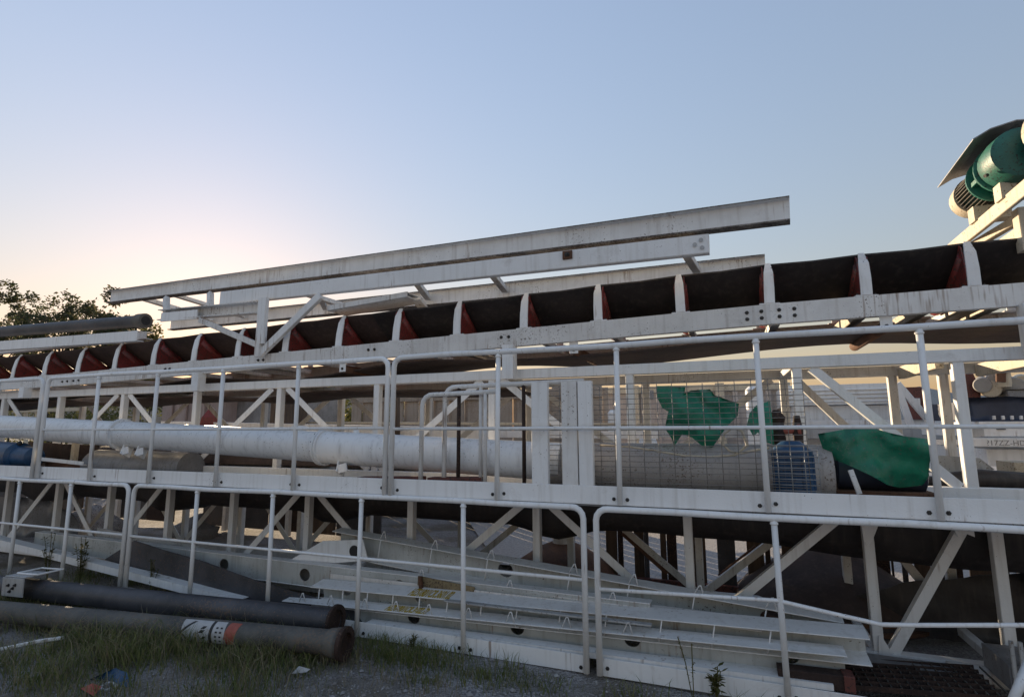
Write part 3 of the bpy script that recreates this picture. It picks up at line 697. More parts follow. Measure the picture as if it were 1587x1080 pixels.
DMa = thing('covered_motor', U(1340, 760, 4.2), 'dark blue machine under the large green tarpaulin', 'motor')
lathe('body', [(0, .08), (.02, .125), (.5, .125), (.52, .08)], U(1290, 728, 4.3), (1, 0, -.03), 'navy_tarp', DMa, 24)
bar('handle', [U(1318, 728, 3.98), U(1332, 765, 3.98)], p_box(.02, .03), 'white', DMa)
block('base', U(1280, 768, 4.3) + Vector((0, -.15, -.02)), U(1440, 768, 4.3) + Vector((0, .1, .03)), 'rust', DMa)
BM = thing('blue_motor', U(1230, 770, 4.02), 'blue electric motor standing upright behind the small mesh panel', 'motor')
b0 = U(1232, 772, 4.05)
lathe('body', [(0, .1), (.02, .125), (.30, .125), (.34, .09), (.37, .05)], b0, (0, 0, 1), 'blue_paint', BM, 24)
for i in range(16):
    t_ = 2 * math.pi * i / 16; q = Vector((math.cos(t_), math.sin(t_), 0)) * .128
    bar('fin', [b0 + q + Vector((0, 0, .06)), b0 + q + Vector((0, 0, .28))], p_box(.012, .012, .001), 'blue_paint', BM)
OP = thing('rusty_valve', U(1215, 690, 4.2), 'dark rusty valve with dull orange outlet above the blue motor', 'valve')
lathe('body', [(0, .03), (.05, .05), (.13, .04), (.2, .055), (.25, .02)], U(1207, 692, 4.2), (0, 0, 1), 'dark_rust', OP, 16)
lathe('outlet', [(0, .025), (.1, .025), (.1, .045), (.12, .045)], U(1210, 668, 4.2), (1, 0, .1), 'orange_ink', OP, 14)
lathe('outlet', [(0, .03), (.1, .035), (.2, .02)], U(1238, 690, 4.2), (0, 0, 1), 'dark_rust', OP, 14)
HP = [U(x, y, 3.92) for x, y in ((930, 690), (975, 692), (1020, 699), (1060, 706), (1100, 708), (1140, 705), (1158, 690), (1150, 668), (1136, 662), (1122, 672), (1120, 688), (1132, 700), (1150, 702), (1175, 697), (1192, 694))]
HS = tag(tube('hose', HP, .0075, 'cream', None, 8), 'thin yellowish hose looping in front of the grey pipe', 'hose')
# blue motor and clutter at far left
BL = thing('blue_gearbox', U(20, 725, 4.0), 'dark blue gearbox under the white pipe at the left edge', 'gearbox')
lathe('housing', [(0, .1), (.03, .16), (.45, .16), (.48, .12), (.75, .11), (.78, .05)], U(-5, 704, 4.02), (1, 0, -.03), 'blue_paint', BL, 24)
block('base', U(-30, 730, 4.0), U(44, 718, 4.15), 'blue_paint', BL)
lathe('knob', [(0, .02), (.03, .03), (.05, .01)], U(30, 690, 4.0), (0, 0, 1), 'bolt', BL, 10)
tag(sheet('dark_fill_sheet', pix([(40, 684), (100, 688), (150, 690), (152, 722), (42, 722)], 4.45), 'dark_rust', None, .08, folds(4.47, .04, 60)), 'dark brown sheet added to darken the gap behind the blue gearbox under the white pipe', 'sheet')  # dark sheet added where the gap under the pipe is black
TKt = thing('trough_cover', U(240, 725, 4.25), 'grey rounded trough cover lying under the white pipe', 'trough')
lathe('shell', [(0, .05), (.01, .19), (1.55, .17), (1.56, .05)], U(150, 722, 4.35), U(332, 726, 4.35) - U(150, 722, 4.35), 'grey_steel', TKt, 28)
tag(bar('steel_angle', [U(40, 708, 4.05), U(132, 718, 4.05)], p_L(.04, .04, .006), 'white'), 'thin white steel angle lying beside the blue gearbox', 'steel angle')
tag(bar('steel_post', [U(118, 684, 4.35), U(114, 716, 4.35)], p_box(.06, .06), 'cream'), 'short cream stub post under the white pipe', 'post')
tag(block('plank', U(70, 722, 4.2) + Vector((0, 0, -.03)), U(140, 716, 4.3), 'rust'), 'rusty plank lying by the cream stub post', 'plank')

# ================================================================== stacked channels below
CG = 'steel channels stacked in front of the lower truss'
def chan(label, a, b_, w_, h_, front, holes=(), lugs=(), mat='white', t=.007, low_lug=False, tilt=0):
    th = thing('steel_channel', a, label, 'steel channel', CG)
    sd = (0, -math.cos(tilt), -math.sin(tilt)); d, fs, fu = frame(b_ - a, sd); L = (b_ - a).length
    if not holes: bar('channel', [a, b_], p_C(w_, h_, t, front), mat, th, s0=sd)
    else:
        V = []; F = []
        for sg in (1, -1):                # flanges
            vv, ff = sweep([a + fu * (sg * (h_ / 2 - t / 2)), b_ + fu * (sg * (h_ / 2 - t / 2))], p_box(w_, t, .002), sd); k = len(V); V += vv; F += [tuple(i_ + k for i_ in q) for q in ff]
        nfl = len(F)
        ws = (w_ / 2 - t) if front else (-w_ / 2 + t)      # web with round openings
        hh = h_ / 2 - t; rr = h_ * .27; pts = [(0, -hh)] + [(L * k_ / 12, -hh) for k_ in range(1, 12)] + [(L, -hh), (L, hh)] + [(L * k_ / 12, hh) for k_ in range(11, 0, -1)] + [(0, hh)]
        E_ = [(k_, (k_ + 1) % len(pts)) for k_ in range(len(pts))]; rims = []
        for q in holes:
            k0 = len(pts); pts += [(q * L + rr * 1.15 * math.cos(k_ * math.pi / 9), rr * math.sin(k_ * math.pi / 9)) for k_ in range(18)]
            E_ += [(k0 + k_, k0 + (k_ + 1) % 18) for k_ in range(18)]; rims.append((q * L, [k0 + k_ for k_ in range(18)]))
        v2, _, f2, *_ = delaunay_2d_cdt([Vector(p_) for p_ in pts], E_, [], 1, 1e-7); nb = len(v2); k = len(V)
        for off in (.0, -t):
            V += [a + d * p_.x + fu * p_.y + fs * (ws + t / 2 + off) for p_ in v2]
        for f_2 in f2:
            cx_ = sum(v2[i_].x for i_ in f_2) / 3; cy_ = sum(v2[i_].y for i_ in f_2) / 3
            if any(((cx_ - hx) / 1.15) ** 2 + cy_ ** 2 < (rr * .97) ** 2 for hx, _ in rims): continue
            F += [tuple(i_ + k for i_ in f_2), tuple(i_ + k + nb for i_ in f_2[::-1])]
        for _, ids in rims:
            for q in range(18): F.append((k + ids[q], k + ids[(q + 1) % 18], k + nb + ids[(q + 1) % 18], k + nb + ids[q]))
        co = raw('channel', V, F, mat, th, a); co.data.materials.append(MATS['web_shade_grey'])
        for pl in co.data.polygons[nfl:]: pl.material_index = 1  # recess shade painted into the web colour, flanges stay white
    for q in lugs:
        p = a + d * (q * L) + fs * (w_ / 2 - .012); top_ = fu * (h_ / 2)
        if low_lug != 'only': tube('cable_lug', [p + top_ - d * .035, p + top_ + fu * .07, p + top_ + fu * .073 + d * .012, p + top_ + d * .03], .0042, 'white', th, 6)
        if low_lug: tube('cable_lug', [p - top_ + fu * t - d * .06, p + top_ - fu * t - d * .03], .005, 'white', th, 6)
    return th
c1 = chan('long white channel with cable lugs sloping at the top of the stacked channels', U(522, 838, 4.38), U(1306, 985, 4.2), .13, .22, False, (.42, .9), (.14, .27, .4, .57, .68, .79, .9), low_lug=True, tilt=.1)
c2 = chan('grey-white channel with round holes sticking out left from the stacked channels', U(60, 836, 4.36), U(1010, 955, 4.1), .1, .2, True, (.44, .58, .72, .84), ())
c3 = chan('bright white channel third from the ground in the stacked channels, yellow stencil on its top', U(492, 917, 4.02), U(1345, 1000, 3.98), .17, .16, False, (.06, .24, .52), (.03, .09, .15, .21, .27, .33, .40, .47, .55, .63, .72, .8, .88), tilt=.14, low_lug='only')
c4 = chan('white channel with round holes and yellow stencil just above the lower toe board', U(447, 942, 3.93), U(1312, 1032, 3.9), .14, .175, False, (.08, .29, .5, .7, .93), (.05, .12, .2, .27, .34, .42, .5, .6, .7), tilt=.08)
c7 = chan('narrow worn channel wedged between the sloping channel and the holed grey one', U(560, 888, 4.2), U(1180, 968, 4.05), .07, .06, False, (), (.2, .45, .7), mat='white_worn', tilt=.1)
tag(bar('perforated_strip', [U(648, 899, 4.1), U(735, 917, 4.08)], p_box(.012, .075), 'yellow_strip'), 'short yellowish brown strip wedged between the stacked channels', 'steel strip')
tag(bar('steel_stub', [U(651, 893, 4.07), U(653, 914, 4.07)], p_box(.03, .03), 'rust'), 'rusty upright stub beside the yellowish strip', 'steel stub')
tag(bar('steel_angle', [U(515, 892, 4.16), U(1000, 948, 4.05)], p_L(.05, .05, .006), 'white_worn'), 'thin worn angle bar lying along the holed grey channel', 'steel angle')
tag(bar('flat_bar', [U(690, 930, 3.86), U(1010, 968, 3.86)], p_box(.05, .012), 'pale_grey'), 'grey flat bar resting on the stencilled channel', 'flat bar')
c5 = chan('dirty white channel lying in the weeds at lower left', U(-30, 830, 4.1), U(380, 932, 3.9), .12, .07, True)
c6 = chan('white channel lying flat behind the lower toe board', U(572, 965, 3.87), U(1290, 1060, 3.86), .1, .034, True)
tag(bar('steel_plate', [U(150, 828, 4.42), U(480, 893, 4.3)], p_box(.01, .16), 'pale_grey'), 'pale grey plate strip with brown rust patches above the dark sheet', 'steel plate')
EP = thing('end_plate', U(500, 870, 4.25), 'white plate with one round hole at the raised end of the sloping channel', 'steel plate')
plate('plate', [(452, 866), (500, 838), (562, 836), (570, 868), (520, 872)], 4.25, 'white', EP, .01)
lathe('hole', [(0, .052), (.003, .052)], U(549, 854, 4.247), (0, -1, 0), 'black_ink', EP, 20)
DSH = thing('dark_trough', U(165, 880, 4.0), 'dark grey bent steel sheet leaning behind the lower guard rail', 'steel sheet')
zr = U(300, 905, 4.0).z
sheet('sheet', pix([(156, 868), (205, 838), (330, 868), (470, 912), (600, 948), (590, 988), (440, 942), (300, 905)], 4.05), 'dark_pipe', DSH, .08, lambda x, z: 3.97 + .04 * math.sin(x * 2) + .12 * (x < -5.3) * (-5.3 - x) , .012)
# stencil lettering painted on the top flanges
for chn, a_, b2, w_, h_, px, body, tl in ((c3, U(492, 917, 4.02), U(1345, 1000, 3.98), .17, .16, 641, 'HZS180/1CR.3601.02', .14), (c4, U(447, 942, 3.93), U(1312, 1032, 3.9), .14, .175, 604, 'HZS180/1CR.3602.72', .08)):
    d_, s_, u_ = frame(b2 - a_, (0, -math.cos(tl), -math.sin(tl)))
    p = a_ + d_ * ((U(px, 930, a_.y).x - a_.x) / d_.x) + u_ * (h_ / 2 + .002) + s_ * (w_ / 2 - .012)
    text('stencil_text', body, 'yellow_ink', chn, p, d_, -s_, w_ * 1.05, .40 * .105 / (w_ * 1.05))
RBk = thing('brown_bar', U(1260, 1052, 3.86), 'dark brown steel bar with dull red end behind the lower toe board', 'steel bar')
bar('bar', [U(1205, 1042, 3.88), U(1322, 1056, 3.88)], p_box(.1, .085), 'dark_rust', RBk)
bar('end_cap', [U(1306, 1054, 3.876), U(1323, 1056.5, 3.876)], p_box(.11, .092), 'red_primer', RBk)
# grating at lower right
GR = thing('grating_panel', U(1400, 1050, 4.0), 'dark steel grating panel lying at bottom right', 'grating')
ga, gb = U(1322, 1062, 3.9), U(1560, 1080, 3.9)
gd = (gb - ga).normalized()
for i in range(7):
    bar('bearing_bar', [ga + Vector((0, .07 * i, -.01)), gb + Vector((0, .07 * i, -.01))], p_box(.006, .03, .001), 'dark_rust', GR)
for i in range(22):
    p = ga + gd * (i * .05); bar('cross_bar', [p + Vector((0, 0, -.008)), p + Vector((0, .43, -.008))], p_box(.006, .012, .001), 'brown_pipe', GR)
tag(bar('steel_channel', [U(1310, 1025, 4.35), U(1485, 1050, 4.3)], p_C(.14, .1, .008, True), 'grey_steel'), 'grey folded channel lying at the foot of the lower truss at right', 'steel channel')
tag(tube('floor_pipe', [U(1470, 1040, 4.4), U(1570, 1052, 4.4)], .06, 'white_worn', None, 16), 'worn white pipe stub at the lower right corner', 'pipe')
LP = tag(tube('leaning_tube', [U(1566, 1095, 3.6), U(1595, 1025, 3.7)], .022, 'white', None, 10), 'white tube leaning at the extreme bottom right corner', 'tube')
GB = thing('louvre_box', U(1575, 1040, 4.0), 'grey ribbed box at the lower right edge', 'box')
block('body', U(1568, 1070, 4.05), U(1640, 1008, 4.4), 'grey_steel', GB)
for i in range(4): x = U(1572 + i * 14, 1040, 4.04).x; bar('rib', [(x, 4.035, .1), (x, 4.035, .42)], p_box(.02, .02), 'pale_grey', GB)

# ================================================================== inside the lower truss: belts, cones, far slats
LB = thing('sagging_belt', (-1, 5, .8), 'black rubber belt sagging inside the lower truss', 'belt')
def lb(x):
    t_ = max(0, min(1, (x + .5) / 2.2))
    z = .755 - .10 * max(0, math.sin((x + 2.05) * 2.6)) ** 4 * (x < -.8) - .11 * t_ * t_ * (3 - 2 * t_) + .015 * noise.noise(Vector((x * 2, 0, 0)))
    return [(4.61, .96), (4.625, z + .12), (4.72, z), (5.2, z - .02), (5.38, z + .1), (5.4, .95)]
belt('belt', [-11 + .15 * i for i in range(95)], lb, .02, 'rubber', LB)
for i in range(14):
    x = -9.5 + i * .95; tube('return_roller', [(x, 4.7, .92), (x, 5.3, .92)], .03, 'red_primer', LB, 10)
def lb2(x): return [(4.6, .985), (5.45, .985)]
belt('upper_belt', [-11, 3.1], lb2, .02, 'rubber', LB)
C1 = thing('cone_hopper', U(870, 900, 5.9), 'rust-brown steel cone with short neck behind the sagging belt', 'hopper')
c_ = U(872, 890, 5.9)
lathe('cone', [(-.2, .62), (-.05, .6), (.12, .5), (.28, .25), (.33, .13)], c_, (0, 0, 1), 'rust', C1, 32)
lathe('neck', [(.33, .1), (.42, .1), (.42, .14), (.45, .14)], c_, (0, 0, 1), 'white_worn', C1, 20)
C2 = thing('cone_hopper', U(1290, 930, 5.9), 'large dark ribbed cone in the shadow behind the right truss posts', 'hopper')
c_ = U(1285, 940, 6.0)
lathe('cone', [(-.3, .95), (-.05, .9), (.2, .7), (.42, .38), (.5, .2), (.55, .1)], c_, (0, 0, 1), 'dusty_rubber', C2, 36)
for i in range(8): lathe('rib', [(-.02 + i * .05, .925 - i * .065), (.006 + i * .05, .925 - i * .065)], c_, (0, 0, 1), 'rust', C2, 36)  # rust colour of the ribs stands in for sunlit edges
tag(sheet('rubber_sheet', pix([(1330, 925), (1400, 905), (1600, 885), (1640, 1012), (1330, 1015)], 5.35), 'rubber', None, .1, folds(5.35, .1, 12)), 'dark rubber sheet sized to darken the space behind the right end of the lower truss', 'rubber sheet')  # rubber sheet, its outline sized to darken the enclosed space

# second row: slatted wall pieces behind
SW = thing('slatted_side', U(1100, 880, 6.0), 'brown slatted timber side of a conveyor standing behind the lower truss', 'slatted panel')
for i, (xa, xb) in enumerate(((940, 957), (958, 966), (983, 998), (999, 1006), (1024, 1033), (1034, 1049), (1071, 1094), (1112, 1140), (1158, 1184), (1186, 1194), (1212, 1236), (1255, 1290), (1306, 1338), (1352, 1378), (1381, 1384), (1396, 1404), (1416, 1440), (1450, 1490), (1500, 1560), (1590, 1640))):
    p, q = U(xa, 860, 6.0), U(xb, 860, 6.0)
    bar('slat', [((p.x + q.x) / 2, 6.0 + .01 * (i % 3), .02), ((p.x + q.x) / 2, 6.0 + .01 * (i % 3), 1.0)], p_box(.03, q.x - p.x), ('wood', 'dark_rust', 'wood', 'dark_pipe')[i % 4], SW)
bar('rail', [(-1.6, 6.05, .93), (3.4, 6.05, .93)], p_box(.06, .16), 'wood', SW)
bar('rail', [(-1.6, 5.95, .03), (3.4, 5.95, .03)], p_box(.05, .12), 'red_primer', SW)
for a, b_ in (((965, 826), (1035, 888)), ((1172, 848), (1115, 893))): bar('brace', [U(*a, 5.9), U(*b_, 5.9)], p_box(.03, .045), 'rust', SW)

# ================================================================== yard behind
def fence_panel(label, xa, xb, Y, z, mat, step=.32):
    t = thing('steel_fence', (xa, Y, 0), label, 'fence')
    x = xa; i = 0
    while x < xb:
        bar('board', [(x + step * .36, Y, 0), (x + step * .36, Y, z + .03 * math.sin(i * 2.1))], p_box(.03, step * .72), mat, t)
        bar('rib', [(x + step * .86, Y + .05, 0), (x + step * .86, Y + .05, z - .04)], p_box(.03, step * .3), mat, t)
        x += step; i += 1
    bar('top_rail', [(xa, Y - .03, z - .12), (xb, Y - .03, z - .12)], p_box(.05, .16), mat, t)
    return t
fence_panel('beige ribbed steel fence behind the middle of the upper truss', U(545, 650, 9).x, U(935, 650, 9).x, 9.0, U(700, 604, 9).z, 'beige_fence')
YR = 7.6
for y_, lab, m_ in ((655, 'cream horizontal pipe rail in front of the beige fence, upper one', 'cream'), (671, 'broad cream beam in front of the beige fence, lower one', 'white')):
    tag(bar('yard_beam', [U(470, y_, YR), U(1020, y_ + 3, YR)], p_box(.1, .04 if y_ == 655 else .1), m_), lab, 'beam', 'cream beams before the fence')
# pale cover sheets further right behind the mesh
WB = thing('white_machine', U(1300, 680, 9.5), 'large white ribbed machine housing behind the right part of the truss', 'machine')
a, b_ = U(1215, 598, 9.5), U(1392, 670, 9.5)
block('upper_body', (a.x, 9.5, U(1300, 627, 9.5).z), (b_.x, 11, a.z), 'white', WB)
block('lower_body', (a.x + .1, 9.6, 0), (b_.x - .05, 10.9, U(1300, 627, 9.5).z - .01), 'white_worn', WB)
for i in range(4): z_ = U(1300, 604 + i * 6, 9.5).z; bar('rib', [(a.x + .02, 9.485, z_), (b_.x - .02, 9.485, z_)], p_box(.03, .02), 'white', WB)
bar('ledge', [(a.x - .3, 9.4, U(1300, 655, 9.4).z), (b_.x + 1.6, 9.4, U(1300, 655, 9.4).z)], p_box(.3, .07), 'white', WB)
bar('beam', [(a.x - 3.3, 9.3, U(1300, 662, 9.3).z - .06), (b_.x + 1.6, 9.3, U(1300, 662, 9.3).z - .1)], p_box(.2, .16), 'pale_grey', WB)
PC = thing('pale_container', U(1050, 690, 11), 'long pale pinkish container row behind the wire mesh guard', 'container')
xa_, xb_ = U(905, 650, 11).x, U(1228, 650, 11).x; zt_ = U(1050, 598, 11).z
block('body', (xa_, 11, .1), (xb_, 13, zt_), 'pale_pink', PC)
k = xa_ + .1
while k < xb_ - .1: bar('rib', [(k, 10.98, .15), (k, 10.98, zt_ - .12)], p_box(.05, .1), 'pale_pink', PC); k += .28
bar('top_rail', [(xa_, 10.97, zt_ - .06), (xb_, 10.97, zt_ - .06)], p_box(.08, .12), 'cream', PC)
for px in (985, 1118): bar('corner_post', [(U(px, 650, 10.9).x, 10.9, .1), (U(px, 650, 10.9).x, 10.9, zt_ + .02)], p_box(.1, .16), 'cream', PC)
for i, (px, y0_, y1_, ww) in enumerate(((1003, 625, 690, .16), (1172, 604, 690, .12), (952, 640, 690, .1))):
    tag(lathe('gas_bottle', [(0, ww), (1.0, ww), (1.18, ww * .75), (1.25, ww * .35), (1.35, ww * .3)] if i == 0 else [(0, ww), (U(px, y0_, 8.8).z, ww), (U(px, y0_, 8.8).z + .05, ww * .6)], (U(px, 660, 8.8).x, 8.8, .3 if i == 0 else 0), (0, 0, 1), 'white', None, 16),
        ['white bottle-shaped tank behind the mesh left of the hanging tarpaulin', 'white upright pipe behind the mesh right of the hanging tarpaulin', 'thin white upright pipe behind the left end of the mesh'][i], 'tank' if i == 0 else 'pipe')
tag(bar('signal_box', [U(995, 612, 8.7), U(1012, 612, 8.7)], p_box(.2, .14), 'grey_steel'), 'small dark box above the white bottle-shaped tank', 'box')
AF = thing('a_frame', U(1405, 660, 8.6), 'white A-shaped steel bracket standing beside the white machine', 'steel frame')
for p_, q_ in (((1388, 594), (1412, 660)), ((1390, 594), (1440, 652)), ((1412, 622), (1425, 622))): bar('leg', [U(*p_, 8.6), U(*q_, 8.6)], p_box(.06, .08), 'white', AF)
tag(block('rusty_board', U(1405, 650, 9.2), U(1430, 600, 9.3), 'red_primer'), 'dark red-brown panel behind the white A-shaped bracket', 'panel')
tag(block('grey_cabinet', U(1444, 645, 9.5), U(1474, 628, 10.2), 'grey_steel'), 'grey cabinet on the horizon between two truss posts at right', 'cabinet')
# truck with navy tarp at the right edge
TK = thing('white_trailer', U(1550, 720, 7.0), 'white trailer body with worn black lettering at the right edge', 'trailer')
def pb(name, x0_, y0_, x1_, y1_, Y, d_, m_, par): 
    a_, c_ = U(x0_, y1_, Y), U(x1_, y0_, Y); return block(name, (a_.x, Y, a_.z), (c_.x, Y + d_, c_.z), m_, par)
pb('upper_panel', 1520, 652, 1690, 676, 7.0, 1.8, 'white', TK)
pb('chassis_beam', 1507, 679, 1690, 692, 6.95, .15, 'white', TK)
pb('lower_panel', 1532, 697, 1690, 722, 7.05, 1.6, 'white_pipe', TK)
pb('lamp_box', 1508, 661, 1524, 677, 6.98, .2, 'pale_grey', TK)
for i in range(4): pb('hook', 1540 + i * 14, 644, 1543 + i * 14, 650, 6.97, .03, 'white', TK)
pb('slot', 1545, 664.5, 1559, 665.8, 6.985, .01, 'black_ink', TK)
p = U(1530, 690, 6.94); text('lettering', '?17ZZ-HDL', 'grey_steel', TK, (p.x, 6.947, p.z), (1, 0, 0), (0, 0, 1), .075, .95)
NT = thing('navy_cover', U(1550, 650, 7.2), 'dark navy tarpaulin cover on top of the white trailer', 'tarpaulin')
sheet('cover', pix([(1500, 616), (1560, 614), (1700, 618), (1700, 652), (1505, 653)], 7.0), 'navy_tarp', NT, .12, folds(7.05, .08, 20), .05)
pb('load', 1503, 618, 1690, 650, 7.3, 1.2, 'navy_tarp', NT)
RG = 'grey rollers piled on the navy cover'
for i, (px, py, r_, l_) in enumerate(((1523, 597, .085, .5), (1536, 603, .095, .45), (1541, 590, .08, .5), (1556, 600, .07, .3), (1572, 601, .11, .6), (1586, 594, .09, .5))):
    tag(lathe('steel_roller', [(0, .02), (0, r_ * .9), (.03, r_), (l_, r_), (l_ + .03, r_ * .9), (l_ + .03, .02)], U(px, py, 7.3), (.35, 1, .1) if i != 3 else (0, 0, 1), 'cream' if i % 2 else 'concrete', None, 18),
        ['leftmost grey roller on the navy cover', 'front cream roller of the pile on the navy cover', 'upper grey roller of the pile on the navy cover', 'upright cream drum under the perforated arm', 'large grey roller at right of the pile', 'cream roller at the extreme right of the pile'][i], 'roller', RG)
PA = thing('crane_link', U(1555, 590, 7.2), 'brown steel link with holes above the pile of rollers', 'steel link')
bar('arm', [U(1550, 574, 7.2), U(1600, 555, 7.2)], p_box(.03, .09), 'rust', PA)
for i in range(3): q = along(U(1550, 574, 7.2), U(1600, 555, 7.2), .25 + .25 * i); lathe('hole', [(0, .017), (.002, .017)], q + Vector((0, -.018, 0)), (0, -1, 0), 'paper', PA, 10)
bar('drop', [U(1551, 572, 7.2), U(1551, 592, 7.2)], p_box(.03, .08), 'rust', PA)
tag(plate('rusty_board', [(1496, 578), (1506, 574), (1520, 604), (1520, 618), (1497, 618)], 7.4, 'red_primer', None, .1), 'dark red slanted panel left of the pile of rollers', 'panel')
pbk = thing('grey_bin', U(1575, 612, 7.25), 'grey steel bin at right of the pile of rollers', 'bin'); pb('body', 1563, 602, 1690, 616, 7.25, .5, 'grey_steel', pbk); pb('rim', 1561, 600, 1692, 603, 7.22, .56, 'white_worn', pbk)
tag(tube('pipe_coil', [U(1440, 756, 4.9), U(1470, 747, 4.95), U(1520, 742, 5.0), U(1600, 748, 5.05)], .07, 'rubber', None, 14), 'thick black hose lying inside the upper truss at right', 'hose')
tag(sheet('grey_sheet', pix([(1425, 712), (1460, 706), (1520, 710), (1545, 728), (1500, 735), (1430, 732)], 5.3), 'pale_grey', None, .08, folds(5.3, .06, 31)), 'crumpled grey sheet behind the right truss post', 'sheet')
tag(block('cream_box', U(1574, 735, 5.2), U(1600, 714, 5.5), 'cream'), 'cream box at the right edge above the black hose', 'box')
# left background: boxes, hedge, white rail
YB = 9.0
GX = thing('grey_container', U(420, 660, YB), 'plain grey container behind the left diagonals of the upper truss', 'container')
pb('body', 352, 612, 432, 700, YB, 2, 'grey_steel', GX)
PX = thing('pink_shed', U(290, 660, 8.5), 'faded pink shed wall with panels behind the left of the upper truss', 'shed')
pb('wall', 246, 610, 345, 700, 8.6, 2, 'pink_box', PX)
for x_ in (250, 272, 300): pb('panel', x_, 618, x_ + 18, 655, 8.55, .04, 'pink_box', PX)
pb('roof', 240, 604, 350, 611, 8.4, 2.4, 'rust', PX)
RTp = thing('red_hopper', U(325, 650, 6.6), 'small red pointed hopper seen behind the white pipe', 'hopper')
c_ = U(325, 660, 6.6); lathe('cone', [(0, .2), (.14, .16), (.27, .05), (.29, .02)], c_, (0, 0, 1), 'red_paint', RTp, 4, False)
YW = thing('white_barrier', U(75, 650, 9), 'white rail barrier in front of the hedge at far left', 'barrier')
bar('rail', [U(22, 637, 9), U(124, 634, 9)], p_box(.06, .09), 'cream', YW)
for px in (40, 58, 90): bar('post', [U(px, 638, 9.05), U(px, 690, 9.05)], p_box(.06, .09), 'cream', YW)
TKf = thing('flat_tray', U(500, 690, 6.8), 'long pale tray lying behind the white pipe', 'tray')
bar('tray', [U(270, 660, 6.8), U(760, 672, 6.8)], p_C(.5, .16, .02, True), 'white', TKf)
tag(block('dark_crate', U(440, 680, 6.9), U(456, 602, 7.4), 'wood'), 'dark brown crate post left of the green bushes', 'crate')
tag(bar('timber_post', [U(613, 720, 6.5), U(613, 600, 6.5)], p_box(.09, .09), 'wood'), 'slim brown timber post before the green bushes', 'post')
tag(bar('cream_post', [U(830, 690, 8.2), U(830, 604, 8.2)], p_box(.1, .2), 'cream'), 'sunlit cream post in front of the beige fence', 'post')
# low lying stuff seen under the lower truss
for i, (x0_, y0_, x1_, y1_, Y, m_, lab) in enumerate(((640, 832, 940, 860, 8.2, 'white', 'long white sunlit beam on the ground seen under the lower truss, nearer one'), (560, 806, 900, 826, 9.8, 'cream', 'long cream sunlit beam on the ground seen under the lower truss, farther one'),
        (380, 800, 620, 812, 9.0, 'pale_grey', 'grey beam on the ground seen under the left of the lower truss'))):
    tag(bar('ground_beam', [U(x0_, y0_, Y), U(x1_, y1_, Y)], p_box(.2, .12), m_), lab, 'beam', 'beams lying in the yard')
tag(pb('waste_bin', 374, 794, 393, 815, 8.5, .3, 'white', None), 'small white bin seen under the lower truss at left', 'bin')
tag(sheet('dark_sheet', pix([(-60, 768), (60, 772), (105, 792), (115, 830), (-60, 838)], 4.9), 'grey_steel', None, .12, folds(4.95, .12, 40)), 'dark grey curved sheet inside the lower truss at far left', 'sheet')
for px, py, Y, r_, lab in ((300, 795, 6.2, .22, 'dusty grey mound of sacks behind the lower truss at left'), (135, 800, 5.9, .3, 'brown heap behind the lower truss at far left')):
    v, f = lathe_vf([(-.1, r_ * 1.6), (.1, r_ * 1.5), (r_, r_), (r_ * 1.3, .05)], Vector((U(px, py, Y).x, Y, 0)), (0, 0, 1), 24)
    v = [Vector(p) * 1 + Vector((1, 1, 1)) * .12 * noise.noise(Vector(p) * 4) for p in v]; tag(raw('soil_heap', v, f, 'ground', None, None, True), lab, 'heap')

DR = thing('dark_backdrop', U(250, 840, 6.9), 'row of dark panels added to darken the space behind the lower truss at left', 'conveyor')  # dark panels and roof added to block sun and darken the background
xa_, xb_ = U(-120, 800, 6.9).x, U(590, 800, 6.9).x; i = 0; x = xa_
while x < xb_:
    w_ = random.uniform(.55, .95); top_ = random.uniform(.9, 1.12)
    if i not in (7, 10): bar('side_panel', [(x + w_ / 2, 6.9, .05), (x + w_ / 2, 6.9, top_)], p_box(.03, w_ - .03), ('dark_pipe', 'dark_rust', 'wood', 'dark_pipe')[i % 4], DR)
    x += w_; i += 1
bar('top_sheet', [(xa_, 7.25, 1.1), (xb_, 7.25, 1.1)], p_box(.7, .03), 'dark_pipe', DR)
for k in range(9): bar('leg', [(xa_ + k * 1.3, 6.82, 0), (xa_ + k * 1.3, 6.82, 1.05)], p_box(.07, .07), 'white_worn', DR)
# ================================================================== ground pipes in front
def gpipe(label, a, b_, r, mat):
    t = thing('ground_pipe', a, label, 'pipe', 'steel pipes lying in the grass')
    d = b_ - a; L = d.length
    lathe('tube', [(0, r * .9), (0, r), (L - .005, r), (L - .005, r * .9), (L - .25, r * .9)], a, d, mat, t, 28)
    return t, d.normalized(), L
r1 = .09
a = U(-80, 899, 3.28); b_ = U(520, 962, 3.6)
P1, d1, L1 = gpipe('dark steel pipe lying in front of the lower guard rail', a, b_, r1, 'dark_pipe')
lathe('flange', [(L1 - .01, .09), (L1 - .01, .118), (L1 + .012, .118), (L1 + .012, .082), (L1 - .24, .08)], a, d1, 'dark_rust', P1, 24)
xq = U(5, 0, 3.5).x; 
pa = U(4, 908, 3.2); pc = U(36, 911, 3.2)
bar('clamp_plate', [pa, pc], p_box(.01, .16), 'pale_grey', P1)
bar('clamp_top', [pa + Vector((0, .11, .085)), pc + Vector((0, .11, .085))], p_box(.2, .01), 'pale_grey', P1)
for dx, dz in ((.1, .02), (.17, .0), (.13, -.03), (.2, .03)): bolt(pa + Vector((dx, -.006, dz)), P1, 1.0)
for yy in (.0, .2): bar('clamp_frame', [pa + Vector((.05, yy + .08, .1)), pc + Vector((.04, yy + .08, .1))], p_box(.014, .014), 'white', P1)
for p_ in (pa, pc): bar('clamp_frame', [p_ + Vector((.04, .08, .1)), p_ + Vector((.04, .29, .1))], p_box(.014, .014), 'white', P1)
